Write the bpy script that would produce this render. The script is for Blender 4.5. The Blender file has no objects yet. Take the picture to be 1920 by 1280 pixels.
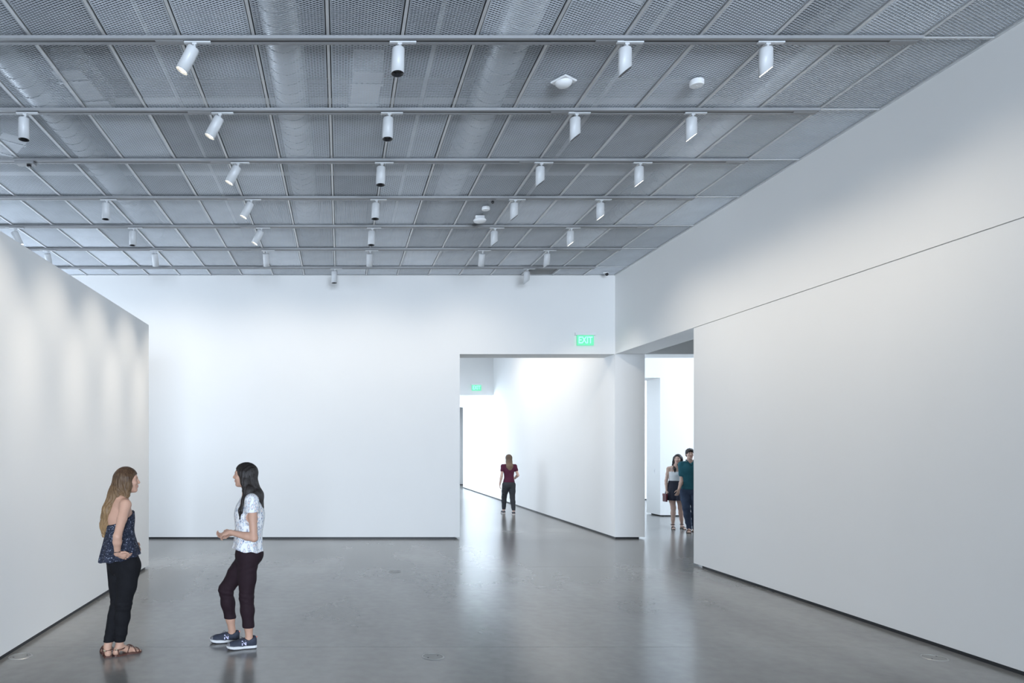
import bpy, bmesh, math, random
import numpy as np
from mathutils import Vector, Matrix
random.seed(7); np.random.seed(7)
SC = bpy.context.scene
COL = SC.collection

# ------------------------------------------------------------------ camera
CAMH = 1.813; FPX = 1308.0; VPX, VPY = 638.0, 837.0
cam_d = bpy.data.cameras.new('camera'); cam = bpy.data.objects.new('camera', cam_d); COL.objects.link(cam)
cam.location = (0, 0, CAMH); cam.rotation_euler = (math.radians(90), 0, 0)
cam_d.sensor_fit = 'HORIZONTAL'; cam_d.sensor_width = 36.0; cam_d.lens = FPX/1920*36
cam_d.shift_x = (960-VPX)/1920; cam_d.shift_y = (VPY-640)/1920
cam_d.clip_start = 0.05; cam_d.clip_end = 200
SC.camera = cam

# ------------------------------------------------------------------ world, view, large lights
w = bpy.data.worlds.new('world'); SC.world = w; w.use_nodes = True
bg = w.node_tree.nodes['Background']; bg.inputs[0].default_value = (0.62, 0.78, 1.0, 1); bg.inputs[1].default_value = 0.6
SC.view_settings.view_transform = 'Standard'; SC.view_settings.look = 'None'
SC.view_settings.exposure = 0.15; SC.view_settings.gamma = 1.0; SC.view_settings.use_curve_mapping = False
try:
    SC.cycles.use_denoising = True
    SC.cycles.max_bounces = 8; SC.cycles.diffuse_bounces = 5; SC.cycles.glossy_bounces = 3; SC.cycles.caustics_reflective = False; SC.cycles.caustics_refractive = False; SC.cycles.sample_clamp_indirect = 6.0
except Exception: pass

def area(name, loc, rot, sx, sy, power, col):
    l = bpy.data.lights.new(name, 'AREA'); l.shape = 'RECTANGLE'; l.size = sx; l.size_y = sy; l.energy = power; l.color = col
    o = bpy.data.objects.new(name, l); COL.objects.link(o); o.location = loc; o.rotation_euler = [math.radians(a) for a in rot]
    return o
DAY = (0.725, 0.845, 1.0)
# daylight lamps in windows out of view, placed to light the rooms (each sits in a window opening built below)
WIN = [  # name, axis, plane, a0, a1, z0, z1, direction, power
    ('window_added_1', 'y', -14.0, -2.4, 5.1, 0.6, 4.9, +1, 4300),      # added unseen behind the viewer to light the back wall
    ('window_added_2', 'x', -7.35, 10.9, 13.5, 0.4, 4.4, +1, 260),     # added in the bay hidden by the free-standing wall, brightens the back wall
    ('window_3', 'x', 13.0, 14.7, 17.8, 0.4, 4.6, -1, 560),      # side gallery
    ('window_4', 'x', -4.0, 15.4, 24.2, 0.6, 4.4, +1, 420),      # middle gallery
    ('window_added_6', 'x', 13.0, 19.6, 23.2, 0.4, 4.6, -1, 420),      # added unseen at the back of the side gallery to lighten the jamb
    ('window_5', 'x', -3.0, 25.6, 30.4, 0.3, 4.6, +1, 1500),     # far gallery
]
for nm, ax, pl, a0, a1, z0, z1, s, pw in WIN:
    if ax == 'x':
        loc = (pl - s*0.02, (a0+a1)/2, (z0+z1)/2); rot = (0, -90*s, 0)
        area('daylight', loc, rot, z1-z0, a1-a0, pw, DAY)
    else:
        loc = ((a0+a1)/2, pl - s*0.02, (z0+z1)/2); rot = (90*s, 0, 0)
        area('daylight', loc, rot, a1-a0, z1-z0, pw, DAY)

# ------------------------------------------------------------------ materials
MATS = {}
def nodes_of(name):
    m = bpy.data.materials.new(name); m.use_nodes = True
    nt = m.node_tree; return m, nt, nt.nodes['Principled BSDF']
def mat(name, col, rough=0.5, metal=0.0, var=0.0, scale=8.0, bump=0.0, bscale=60.0, emit=None, estr=0.0, spec=None, objrand=0.0, stretch=None):
    if name in MATS: return MATS[name]
    m, nt, b = nodes_of(name)
    b.inputs['Base Color'].default_value = (*col, 1); b.inputs['Roughness'].default_value = rough; b.inputs['Metallic'].default_value = metal
    if spec is not None: b.inputs['Specular IOR Level'].default_value = spec
    if emit: b.inputs['Emission Color'].default_value = (*emit, 1); b.inputs['Emission Strength'].default_value = estr
    tc = nt.nodes.new('ShaderNodeTexCoord'); src = tc.outputs['Object']
    if stretch:
        mp = nt.nodes.new('ShaderNodeMapping'); mp.inputs['Scale'].default_value = stretch
        nt.links.new(src, mp.inputs['Vector']); src = mp.outputs['Vector']
    if var > 0 or objrand > 0:
        hsv = nt.nodes.new('ShaderNodeHueSaturation'); hsv.inputs['Color'].default_value = (*col, 1)
        n = nt.nodes.new('ShaderNodeTexNoise'); n.inputs['Scale'].default_value = scale; n.inputs['Detail'].default_value = 4
        nt.links.new(src, n.inputs['Vector'])
        mr = nt.nodes.new('ShaderNodeMapRange'); mr.inputs[1].default_value = 0.25; mr.inputs[2].default_value = 0.75
        mr.inputs[3].default_value = 1-var; mr.inputs[4].default_value = 1+var
        nt.links.new(n.outputs[0], mr.inputs[0]); out = mr.outputs[0]
        if objrand > 0:
            oi = nt.nodes.new('ShaderNodeObjectInfo'); m2 = nt.nodes.new('ShaderNodeMapRange')
            m2.inputs[3].default_value = 1-objrand; m2.inputs[4].default_value = 1+objrand
            nt.links.new(oi.outputs['Random'], m2.inputs[0])
            mul = nt.nodes.new('ShaderNodeMath'); mul.operation = 'MULTIPLY'
            nt.links.new(out, mul.inputs[0]); nt.links.new(m2.outputs[0], mul.inputs[1]); out = mul.outputs[0]
        nt.links.new(out, hsv.inputs['Value']); nt.links.new(hsv.outputs[0], b.inputs['Base Color'])
    if bump > 0:
        n2 = nt.nodes.new('ShaderNodeTexNoise'); n2.inputs['Scale'].default_value = bscale; n2.inputs['Detail'].default_value = 3
        nt.links.new(src, n2.inputs['Vector'])
        bp = nt.nodes.new('ShaderNodeBump'); bp.inputs['Strength'].default_value = bump; bp.inputs['Distance'].default_value = 0.01
        nt.links.new(n2.outputs[0], bp.inputs['Height']); nt.links.new(bp.outputs[0], b.inputs['Normal'])
    MATS[name] = m; return m

def floor_mat():
    m, nt, b = nodes_of('polished_concrete'); L = nt.links.new; N = nt.nodes.new
    geo = N('ShaderNodeNewGeometry'); outs = []
    for sc, det, stretch, rot in ((0.5, 1.5, (1, 1, 1), 0.0), (1.1, 1.5, (1.3, 0.35, 1), 0.5), (9.0, 2, (1, 1, 1), 0.0)):
        mp = N('ShaderNodeMapping'); mp.inputs['Scale'].default_value = stretch; mp.inputs['Rotation'].default_value = (0, 0, rot); L(geo.outputs['Position'], mp.inputs['Vector'])
        n = N('ShaderNodeTexNoise'); n.noise_dimensions = '2D'; n.inputs['Scale'].default_value = sc; n.inputs['Detail'].default_value = det; L(mp.outputs[0], n.inputs['Vector']); outs.append(n.outputs[0])
    a = N('ShaderNodeMath'); a.operation = 'ADD'; L(outs[0], a.inputs[0]); L(outs[1], a.inputs[1])
    a2 = N('ShaderNodeMath'); a2.operation = 'MULTIPLY_ADD'; a2.inputs[1].default_value = 0.3; L(outs[2], a2.inputs[0]); L(a.outputs[0], a2.inputs[2])
    mr = N('ShaderNodeMapRange'); mr.inputs[1].default_value = 0.75; mr.inputs[2].default_value = 1.55; L(a2.outputs[0], mr.inputs[0])
    r = N('ShaderNodeMix'); r.data_type = 'RGBA'; L(mr.outputs[0], r.inputs[0]); r.inputs[6].default_value = (0.130, 0.128, 0.122, 1); r.inputs[7].default_value = (0.272, 0.270, 0.258, 1)
    L(r.outputs[2], b.inputs['Base Color'])
    b.inputs['Roughness'].default_value = 0.21
    b.inputs['Specular IOR Level'].default_value = 0.9
    return m

def pattern_mat(name, ramp, scale, rough=0.75, stretch=(1, 1, 1), feature='F1', dist=0.0):
    m, nt, b = nodes_of(name); L = nt.links.new; N = nt.nodes.new
    tc = N('ShaderNodeTexCoord'); mp = N('ShaderNodeMapping'); mp.inputs['Scale'].default_value = stretch; L(tc.outputs['Object'], mp.inputs['Vector'])
    v = N('ShaderNodeTexVoronoi'); v.inputs['Scale'].default_value = scale; L(mp.outputs[0], v.inputs['Vector'])
    n = N('ShaderNodeTexNoise'); n.inputs['Scale'].default_value = scale*0.45; n.inputs['Detail'].default_value = 2; L(mp.outputs[0], n.inputs['Vector'])
    a = N('ShaderNodeMath'); a.operation = 'ADD'; L(v.outputs['Distance'], a.inputs[0])
    ml = N('ShaderNodeMath'); ml.operation = 'MULTIPLY'; ml.inputs[1].default_value = 0.5; L(n.outputs[0], ml.inputs[0]); L(ml.outputs[0], a.inputs[1])
    r = N('ShaderNodeValToRGB'); cr = r.color_ramp; cr.interpolation = 'CONSTANT' if dist == 0 else 'LINEAR'
    while len(cr.elements) < len(ramp): cr.elements.new(0.5)
    for e, (p, c) in zip(cr.elements, ramp): e.position = p; e.color = (*c, 1)
    L(a.outputs[0], r.inputs[0]); L(r.outputs[0], b.inputs['Base Color']); b.inputs['Roughness'].default_value = rough
    b.inputs['Specular IOR Level'].default_value = 0.2
    return m

M_WALL = mat('white_wall_paint', (0.80, 0.80, 0.79), 0.6, var=0.012, scale=0.8, bump=0.03, bscale=120, spec=0.25)
M_BASE = mat('black_base', (0.012, 0.013, 0.016), 0.5)
M_FLOOR = floor_mat()
M_MESH = mat('expanded_steel_mesh', (0.645, 0.685, 0.735), 0.5, metal=0.1, var=0.10, scale=2.5, objrand=0.22)
M_GRID = mat('grey_grid_bar', (0.66, 0.67, 0.68), 0.5, metal=0.2, var=0.03)
M_TRACK = mat('grey_track_metal', (0.30, 0.305, 0.315), 0.5, metal=0.15, var=0.03)
M_BLACK = mat('black_plastic', (0.012, 0.012, 0.014), 0.35)
M_WHITE = mat('white_enamel', (0.80, 0.81, 0.82), 0.35, var=0.01)
M_HEAD = mat('satin_white_lamp_body', (0.62, 0.635, 0.65), 0.4, var=0.01)
M_LENS = mat('lit_lamp_lens', (1, 1, 1), 0.4, emit=(1.0, 0.93, 0.80), estr=14.0)
M_GLASS = mat('dark_lens_glass', (0.03, 0.03, 0.035), 0.08)
M_DECK = mat('dark_grey_deck', (0.13, 0.135, 0.14), 0.8, var=0.15, scale=1.2)
M_DUCT = mat('galvanised_duct', (0.72, 0.74, 0.76), 0.4, metal=0.5, var=0.12, scale=3)
M_PIPE = mat('painted_pipe', (0.55, 0.55, 0.54), 0.5, var=0.05)
M_FRAME = mat('window_frame_metal', (0.35, 0.36, 0.37), 0.4, metal=0.6)

# ------------------------------------------------------------------ mesh helpers
def link(name, me, m=None, parent=None, smooth=False):
    o = bpy.data.objects.new(name, me); COL.objects.link(o)
    if m is not None and not me.materials: me.materials.append(m)
    if parent is not None: o.parent = parent
    if smooth:
        me.polygons.foreach_set('use_smooth', [True]*len(me.polygons))
    return o
def obj(name, bm, m, parent=None, smooth=False):
    bmesh.ops.recalc_face_normals(bm, faces=bm.faces)
    me = bpy.data.meshes.new(name); bm.to_mesh(me); bm.free()
    return link(name, me, m, parent, smooth)
def empty(name, loc=(0, 0, 0), rz=0.0):
    o = bpy.data.objects.new(name, None); COL.objects.link(o); o.location = loc; o.rotation_euler = (0, 0, rz); o.empty_display_size = 0.05
    return o
def tag(o, label=None, cat=None, group=None, kind=None):
    if label: o['label'] = label
    if cat: o['category'] = cat
    if group: o['group'] = group
    if kind: o['kind'] = kind
    return o
def bx(bm, x0, x1, y0, y1, z0, z1, bev=0.0):
    v = [bm.verts.new(p) for p in ((x0, y0, z0), (x1, y0, z0), (x1, y1, z0), (x0, y1, z0), (x0, y0, z1), (x1, y0, z1), (x1, y1, z1), (x0, y1, z1))]
    fs = [bm.faces.new([v[i] for i in f]) for f in ((3, 2, 1, 0), (4, 5, 6, 7), (0, 1, 5, 4), (1, 2, 6, 5), (2, 3, 7, 6), (3, 0, 4, 7))]
    if bev > 0:
        es = list({e for f in fs for e in f.edges})
        bmesh.ops.bevel(bm, geom=es, offset=bev, segments=2, affect='EDGES', profile=0.5)
    return v
def box(name, x0, x1, y0, y1, z0, z1, m, parent=None, bev=0.0):
    bm = bmesh.new(); bx(bm, x0, x1, y0, y1, z0, z1, bev); return obj(name, bm, m, parent)
def boxes(name, lst, m, parent=None):
    bm = bmesh.new()
    for b in lst: bx(bm, *b)
    return obj(name, bm, m, parent)
def lathe(bm, prof, n=24, closed=False):
    rings = []
    for r, z in prof:
        if r < 1e-6: rings.append([bm.verts.new((0, 0, z))])
        else: rings.append([bm.verts.new((r*math.cos(2*math.pi*i/n), r*math.sin(2*math.pi*i/n), z)) for i in range(n)])
    for a, b in zip(rings, rings[1:]):
        for i in range(n):
            j = (i+1) % n
            if len(a) == 1: bm.faces.new((a[0], b[i], b[j]))
            elif len(b) == 1: bm.faces.new((a[i], a[j], b[0]))
            else: bm.faces.new((a[i], a[j], b[j], b[i]))
    return rings
def tube(bm, pts, radii, n=6, cap=True):
    pts = [Vector(p) for p in pts]; rings = []
    if not hasattr(radii, '__len__'): radii = [radii]*len(pts)
    for i, p in enumerate(pts):
        t = (pts[min(i+1, len(pts)-1)] - pts[max(i-1, 0)]).normalized()
        ref = Vector((0, 0, 1)) if abs(t.z) < 0.9 else Vector((1, 0, 0))
        u = t.cross(ref).normalized(); v = t.cross(u).normalized()
        rings.append([bm.verts.new(p + radii[i]*(math.cos(2*math.pi*k/n)*u + math.sin(2*math.pi*k/n)*v)) for k in range(n)])
    for a, b in zip(rings, rings[1:]):
        for i in range(n):
            j = (i+1) % n; bm.faces.new((a[i], a[j], b[j], b[i]))
    if cap: bm.faces.new(rings[0][::-1]); bm.faces.new(rings[-1])
def struct(name, lst, m=M_WALL, label=None):
    o = boxes(name, lst, m); return tag(o, label=label, kind='structure')

# ------------------------------------------------------------------ the building
CEIL = CAMH + 3.364; DECK = 6.7; YB = 13.71; TH = 0.58; HDR = 3.63; XR = 5.40; GAP = 0.036; RV = 0.010
XL = -7.4; YREAR = -14.0; XE = 13.05; YE = 33.0
# floor: base with cast slabs separated by saw-cut joints
fl = struct('floor', [(XL, XE, YREAR, YE+0.3, -0.25, -0.0012)], mat('floor_joint_filler', (0.45, 0.45, 0.44), 0.7), 'polished grey concrete gallery floor cut into wide slabs')
joints = [YREAR, -10.4, -6.2, -2.1, 2.1, 6.32, 10.51, 14.7, 18.9, 23.1, 27.3, YE+0.3]
for a, b in zip(joints, joints[1:]):
    box('floor_slab', XL, XE, a+0.003, b-0.003, -0.001, 0.0, M_FLOOR, fl)

def wallpiece(name, lst, label, base):
    """wall (boxes lifted off the floor) and the recessed black base under it"""
    o = struct(name, lst, M_WALL, label)
    for b in base:
        bo = box('baseboard_recessed', b[0], b[1], b[2], b[3], 0.0, GAP, M_BASE, o)
    return o
R = 0.012
XO = 2.35
wallpiece('wall_back', [(XL, XO, YB, YB+TH, GAP, DECK), (XO, XR, YB, YB+TH, HDR, DECK)], 'white back wall with a wide doorway under a deep header',
          [(XL, XO-0.10, YB+R, YB+TH-R)])
wallpiece('wall_passage', [(XR, XR+0.585, YB, 30.7, GAP, DECK)], 'long white wall running from the pier deep into the far gallery',
          [(XR+R, XR+0.585-0.11, YB+R, 30.6)])
YW = 10.66
struct('wall_right_upper', [(XR, XR+0.585, YREAR, YB, HDR, DECK)], M_WALL, 'upper white right wall above a thin reveal line, bridging the side opening')
wallpiece('wall_right', [(XR, XR+0.585, YREAR, YW, GAP, HDR-RV)], 'lower white right wall below the thin reveal line',
          [(XR+R, XR+0.585-R, YREAR, YW-0.23)])
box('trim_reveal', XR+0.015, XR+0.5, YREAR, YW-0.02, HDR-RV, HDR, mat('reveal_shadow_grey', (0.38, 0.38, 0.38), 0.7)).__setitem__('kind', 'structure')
# free-standing left wall
wallpiece('wall_left', [(-2.88-0.45, -2.88, YREAR, 10.49, GAP, 3.64)], 'white free-standing partition wall along the left, lower than the ceiling',
          [(-2.88-0.45+R, -2.88-R, YREAR, 10.49-0.17)])
# outer shell with window openings
def shell(name, axis, plane, s, a0, a1, win, label):
    t0, t1 = (plane-0.25, plane) if s > 0 else (plane, plane+0.25)
    w0, w1, z0, z1 = win
    L = [(a0, w0, 0, DECK), (w1, a1, 0, DECK), (w0, w1, 0, z0), (w0, w1, z1, DECK)]
    if axis == 'x': bl = [(t0, t1, p, q, r, t) for p, q, r, t in L]
    else: bl = [(p, q, t0, t1, r, t) for p, q, r, t in L]
    o = struct(name, bl, M_WALL, label)
W = {x[0]: x for x in WIN}
def win_of(n): x = W[n]; return x[3], x[4], x[5], x[6]
shell('wall_rear', 'y', YREAR, +1, XL, XE, win_of('window_added_1'), 'white rear wall of the gallery with an added wide window')
shell('wall_far_left', 'x', XL, +1, YREAR, YB, (W['window_added_2'][3], W['window_added_2'][4], 0.4, 4.4), 'white outer wall of the left bay with an added window')
shell('wall_far_right', 'x', W['window_3'][2], -1, YREAR, 18.9, win_of('window_3'), 'white outer wall of the side gallery with a window')
shell('wall_distant_right', 'x', W['window_added_6'][2], -1, 18.9, YE, win_of('window_added_6'), 'white outer wall behind the side gallery with an added window')
shell('wall_middle_left', 'x', W['window_4'][2], +1, YB+TH, 24.6, win_of('window_4'), 'white left wall of the middle gallery with long window')
shell('wall_distant_left', 'x', W['window_5'][2], +1, 25.2, YE, win_of('window_5'), 'white left wall of the far gallery with large window')
for nm, ax, pl, a0, a1, z0, z1, s, pw in WIN:          # frames and mullions
    o = empty(nm, ((pl, (a0+a1)/2, z0) if ax == 'x' else ((a0+a1)/2, pl, z0))); tag(o, 'unseen grey metal framed gallery window admitting daylight', kind='structure')
    n = max(2, int((a1-a0)/1.3)); f = 0.03
    def fb(p, q, r, t):
        d0, d1 = (0.01, 0.06) if s > 0 else (-0.06, -0.01)
        if ax == 'x': return (d0, d1, p-(a0+a1)/2, q-(a0+a1)/2, r-z0, t-z0)
        return (p-(a0+a1)/2, q-(a0+a1)/2, d0, d1, r-z0, t-z0)
    boxes('window_frame', [fb(a0, a1, z0, z0+2*f), fb(a0, a1, z1-2*f, z1), fb(a0, a0+2*f, z0+2*f, z1-2*f), fb(a1-2*f, a1, z0+2*f, z1-2*f)], M_FRAME, o)
    for i in range(1, n):
        c = a0+(a1-a0)*i/n; box('mullion', *fb(c-f, c+f, z0+2*f, z1-2*f), M_FRAME, o)
# far cross walls
wallpiece('wall_cross', [(-4.0, 1.6, 24.6, 25.2, GAP, DECK), (1.6, XR, 24.6, 25.2, HDR, DECK)], 'white cross wall with a header over the second doorway', [(-4.0, 1.5, 24.6+R, 25.2-R)])
wallpiece('wall_end', [(-3.0, 2.6, 30.7, 31.2, GAP, DECK), (2.6, XR+0.585, 30.7, 31.2, 3.55, DECK)], 'white end wall with a header over the last doorway', [(-3.0, 2.5, 30.7+R, 31.2-R)])
wallpiece('wall_distant', [(-3.0, XE, YE, YE+0.3, GAP, DECK)], 'pale wall glimpsed at the very end of the enfilade', [(-3.0, XE, YE+R, YE+0.2)])
# side gallery
struct('wall_side_header', [(XR+0.585, XE, YB, YB+TH, HDR, DECK)], M_WALL, 'white header across the side gallery beyond the pier')
wallpiece('wall_side_back', [(8.30, XE, 18.1, 18.9, GAP, DECK), (XR+0.585, 8.30, 18.1, 18.9, 3.60, DECK)], 'bright white wall behind the standing couple with an opening beside it',
          [(8.30+0.12, XE, 18.1+R, 18.9-R)])
wallpiece('wall_side_distant', [(XR+0.585, XE, 23.7, 24.0, GAP, DECK)], 'dim white wall beyond the side gallery opening', [(XR+0.585, XE, 23.7+R, 23.9)])
sw = empty('wall_switch', (8.30, 18.42, 1.17)); tag(sw, 'small pale switch plate on the jamb left of the standing couple', 'switch')
box('plate', -0.006, 0.0, -0.022, 0.022, -0.07, 0.07, M_WHITE, sw, 0.002); box('rocker', -0.009, -0.006, -0.010, 0.010, -0.03, 0.03, mat('switch_rocker', (0.6, 0.6, 0.6), 0.4), sw)
# ceilings of the rooms beyond and of the part of the gallery behind the viewer
struct('ceiling_beyond', [(-4.0, XR, YB+TH, YE, CEIL+0.1, CEIL+0.2), (XR+0.585, XE, YREAR, YE, CEIL+0.1, CEIL+0.2)], M_WALL, 'plain white ceiling of the galleries beyond')

# ------------------------------------------------------------------ mesh ceiling
PW, PL, X0G, Y0G = 0.6096, 1.2192, -0.101, 5.744
XC = [X0G + i*PW for i in range(-12, 10)]; XC[-1] = XR-0.012
YC = [Y0G + k*PL for k in range(-2, 7)] + [YB-0.012]
ce = struct('ceiling', [(XL, XE, YREAR, YE+0.3, DECK, DECK+0.2), (XL, XR, YREAR, YC[0], CEIL, CEIL+0.1)], M_DECK, 'ceiling of expanded metal mesh panels in a grid under a dark deck')
def mesh_panel(name, W_, L_, flip):
    lwd, p, hw, th = 0.0508, 0.0127, 0.0029, math.radians(18)
    vs, fs = [], []
    n = int(round(W_/(lwd/2))); dx = W_/n; rows = int(L_/p); amp = p*0.5
    dyw, dzw = hw*math.cos(th), hw*math.sin(th)
    if flip: dzw = -dzw
    for r_ in range(rows):
        y0 = (r_+0.5)*p - L_/2
        for i in range(n+1):
            yy = y0 + (amp*0.82 if (i + r_) % 2 else -amp*0.82)
            x = -W_/2 + i*dx
            vs += [(x, yy-dyw, -dzw), (x, yy+dyw, dzw)]
        b0 = r_*(n+1)*2
        for i in range(n):
            a = b0+2*i; fs.append((a, a+1, a+3, a+2))
    # flat edge frame of the panel
    e = 0.007
    for (xa, xb, ya, yb) in ((-W_/2, W_/2, -L_/2, -L_/2+e), (-W_/2, W_/2, L_/2-e, L_/2), (-W_/2, -W_/2+e, -L_/2, L_/2), (W_/2-e, W_/2, -L_/2, L_/2)):
        b0 = len(vs); vs += [(xa, ya, -0.004), (xb, ya, -0.004), (xb, yb, -0.004), (xa, yb, -0.004)]; fs.append((b0, b0+1, b0+2, b0+3))
    me = bpy.data.meshes.new(name); me.from_pydata(vs, [], fs); me.materials.append(M_MESH); return me
PANELS = {}
for r_ in range(len(YC)-1):
    for c in range(len(XC)-1):
        wd, ln = XC[c+1]-XC[c]-0.044, YC[r_+1]-YC[r_]-0.012
        flip = not (r_ == len(YC)-2 and c == len(XC)-4)
        key = (round(wd, 2), round(ln, 2), flip)
        if key not in PANELS: PANELS[key] = mesh_panel('expanded_mesh', wd, ln, flip)
        o = link('ceiling_panel', PANELS[key], None, ce)
        o.location = ((XC[c]+XC[c+1])/2, (YC[r_]+YC[r_+1])/2, CEIL+0.012)
        o.rotation_euler = (random.gauss(0, 0.003), random.gauss(0, 0.004), 0)
for x in XC:                      # grid bars running into the depth of the room
    bm = bmesh.new(); xx = min(x, XR-0.0125)
    bx(bm, xx-0.012, xx+0.012, YC[0], YB-0.001, CEIL-0.004, CEIL+0.002); bx(bm, xx-0.0025, xx+0.0025, YC[0], YB-0.001, CEIL+0.002, CEIL+0.03)
    obj('grid_bar', bm, M_GRID, ce)
box('grid_bar', XL, XR, YB-0.026, YB-0.001, CEIL-0.004, CEIL+0.002, M_GRID, ce)
XT1 = XC[-2]
for y in YC[:-1]:
    box('cross_bar', XT1+0.013, XR-0.026, y-0.012, y+0.012, CEIL-0.004, CEIL+0.002, M_GRID, ce)
box('cross_bar', XL, XT1-0.013, YC[0]-0.012, YC[0]+0.012, CEIL-0.0045, CEIL+0.002, M_GRID, ce)
box('cross_bar', XL, XT1-0.013, YC[1]-0.012, YC[1]+0.012, CEIL-0.0045, CEIL+0.002, M_GRID, ce)

# lighting tracks
TY = [Y0G + k*PL for k in range(7)]
ordn = ['nearest the viewer', 'second from the viewer', 'third from the viewer', 'fourth from the viewer', 'fifth from the viewer', 'second from the back wall', 'closest to the back wall']
TZ = CEIL-0.031
for k, y in enumerate(TY):
    t = empty('lighting_track', (0, y, TZ)); tag(t, 'grey recessed lighting track across the mesh ceiling, ' + ordn[k], 'track', 'lighting tracks across the ceiling')
    for s in (-1, 1):
        a, b = sorted((s*0.017, s*0.048))
        box('flange', XL, XT1-0.014, a, b, 0, 0.026, M_TRACK, t)
    box('slot', XL, XT1-0.014, -0.0168, 0.0065, 0.0012, 0.026, M_BLACK, t); box('conductor', XL, XT1-0.014, 0.0067, 0.0168, 0.003, 0.026, M_TRACK, t)
    for xs in (-5.0, -1.42, 2.20, 4.62):
        box('feed_cover', xs-0.10, xs+0.13, -0.0166, 0.0166, -0.003, 0.0010, M_TRACK, t)

# track heads ------------------------------------------------------
def make_head(kind, lit):
    """local: z=0 is the underside of the track; body hangs below"""
    parts = {}
    bm = bmesh.new(); bx(bm, -0.085, 0.135, -0.019, 0.015, -0.013, -0.0008, 0.003); parts['adapter'] = (bm, M_HEAD, False)
    bm = bmesh.new(); tube(bm, [(0, 0, -0.012), (0, 0, -0.085)], 0.0105, 10); bx(bm, -0.018, 0.018, -0.012, 0.012, -0.026, -0.0128); parts['stem'] = (bm, M_HEAD, False)
    return parts
HEADMESH = {}
def head_meshes(slant, lit):
    key = (slant, lit)
    if key in HEADMESH: return HEADMESH[key]
    d = {}
    def keep(n, bm, m, smooth=False):
        bmesh.ops.recalc_face_normals(bm, faces=bm.faces)
        me = bpy.data.meshes.new(n); bm.to_mesh(me); bm.free(); me.materials.append(m)
        if smooth:
            me.polygons.foreach_set('use_smooth', [abs(p.normal.z) < 0.9 for p in me.polygons])
        d[n] = me
    p = make_head(0, 0)
    for n in p: keep(n, p[n][0], p[n][1])
    r, Ln = 0.053, 0.215 if not slant else 0.235
    bm = bmesh.new()
    rings = lathe(bm, [(0, 0), (r-0.012, 0), (r-0.004, -0.004), (r, -0.012), (r, -Ln), (r-0.0015, -Ln), (r-0.0015, -Ln+0.03)], 28)
    def sh(v):
        if slant and v.co.z < -Ln+0.031: v.co.z += 0.040 + 0.75*v.co.x
    for v in bm.verts: sh(v)
    keep('body', bm, M_HEAD, True)
    bm = bmesh.new()
    lathe(bm, [(r-0.0018, -Ln+0.0005), (r-0.014, -Ln+0.014), (r-0.022, -Ln+0.020), (r-0.022, -Ln+0.026)] if not slant else [(r-0.0018, -Ln+0.0005), (r-0.0035, -Ln+0.0025)], 28)
    for v in bm.verts: sh(v)
    keep('baffle', bm, M_BLACK if not lit else mat('bright_reflector', (0.9, 0.88, 0.82), 0.25, metal=0.6), True)
    bm = bmesh.new()
    zl = -Ln+0.022 if not slant else -Ln+0.002
    rl = r-0.0215 if not slant else r-0.003
    if lit and not slant: rl = r-0.013; zl = -Ln+0.0135
    lathe(bm, [(0, zl), (rl, zl)], 24)
    for v in bm.verts: sh(v)
    keep('lens', bm, M_LENS if lit else (M_GLASS if not slant else M_BLACK))
    HEADMESH[key] = d; return d
def spot(parent, loc, rot, power, size, blend, col=(1.0, 0.90, 0.77), soft=0.05):
    l = bpy.data.lights.new('lamp_light', 'SPOT'); l.energy = power; l.spot_size = math.radians(size); l.spot_blend = blend; l.color = col; l.shadow_soft_size = soft
    o = bpy.data.objects.new('lamp_light', l); COL.objects.link(o); o.parent = parent; o.location = loc; o.rotation_euler = rot
def head(x, k, slant=False, lit=False, tilt=(0, 0), label='', power=0, size=75, spotrot=None, blend=0.9, soft=0.05):
    t = empty('track_spotlight', (x, TY[k], TZ-0.0022)); tag(t, label, 'spotlight', 'track spotlights')
    d = head_meshes(slant, lit)
    for n in ('adapter', 'stem'): link(n, d[n], None, t)
    # pivot at the top of the body
    rx, ry = math.radians(tilt[0]), math.radians(tilt[1])
    rotm = Matrix.Rotation(ry, 4, 'Y') @ Matrix.Rotation(rx, 4, 'X')
    piv = Vector((0, 0, -0.066))
    off = Matrix.Translation(piv) @ rotm @ Matrix.Translation((-0.012 if not slant else -0.016, 0, 0.012))
    b = link('body', d['body'], None, t); b.matrix_local = off
    for n in ('baffle', 'lens'):
        c = link(n, d[n], None, b)
    if power > 0:
        sr = rotm.to_euler() if spotrot is None else spotrot
        p = off @ Vector((0.02 if slant else 0, 0, -0.262 if not slant else -0.25))
        spot(t, p, sr, power, size, blend, soft=soft)
    return t
on = ordn
for k, c in ((0, 'nearest the viewer'), (1, 'second nearest'), (2, 'third nearest'), (3, 'fourth nearest'), (4, 'farthest of the lit ones')):
    head(-1.2, k, False, True, (0, 28), 'lit white cylinder spotlight tilted at the left wall, ' + c, 150, 50, None, 0.85)
for k in range(5):
    head(0.49, k, False, False, (-3, 2), 'unlit downward cylinder spotlight in the middle column, track ' + on[k])
    head(2.36, k, True, False, (0, 0), 'unlit spotlight with dark slanted mouth, track ' + on[k])
    head(3.52, k, True, True, (0, 0), 'lit wallwasher with glowing slanted mouth, track ' + on[k], 62, 100, (0, math.radians(-36), 0), 1.0)
for k in (1, 3, 4):
    head(-3.146, k, False, False, (0, 0), 'unlit cylinder spotlight with black mouth in left column, track ' + on[k])
head(-4.95, 4, False, True, (10, -22), 'lit white spotlight tilted right at the far left above the partition', 30, 60)
for x, s, c in ((-4.96, False, 'farthest left above the partition'), (-3.14, False, 'second from the left'), (-1.25, False, 'third from the left'), (0.51, False, 'in the middle'), (2.42, False, 'second from the right')):
    head(x, 5, False, True, (27, 0), 'spotlight tilted to the back wall on second last track, ' + c, 46, 130)
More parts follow.
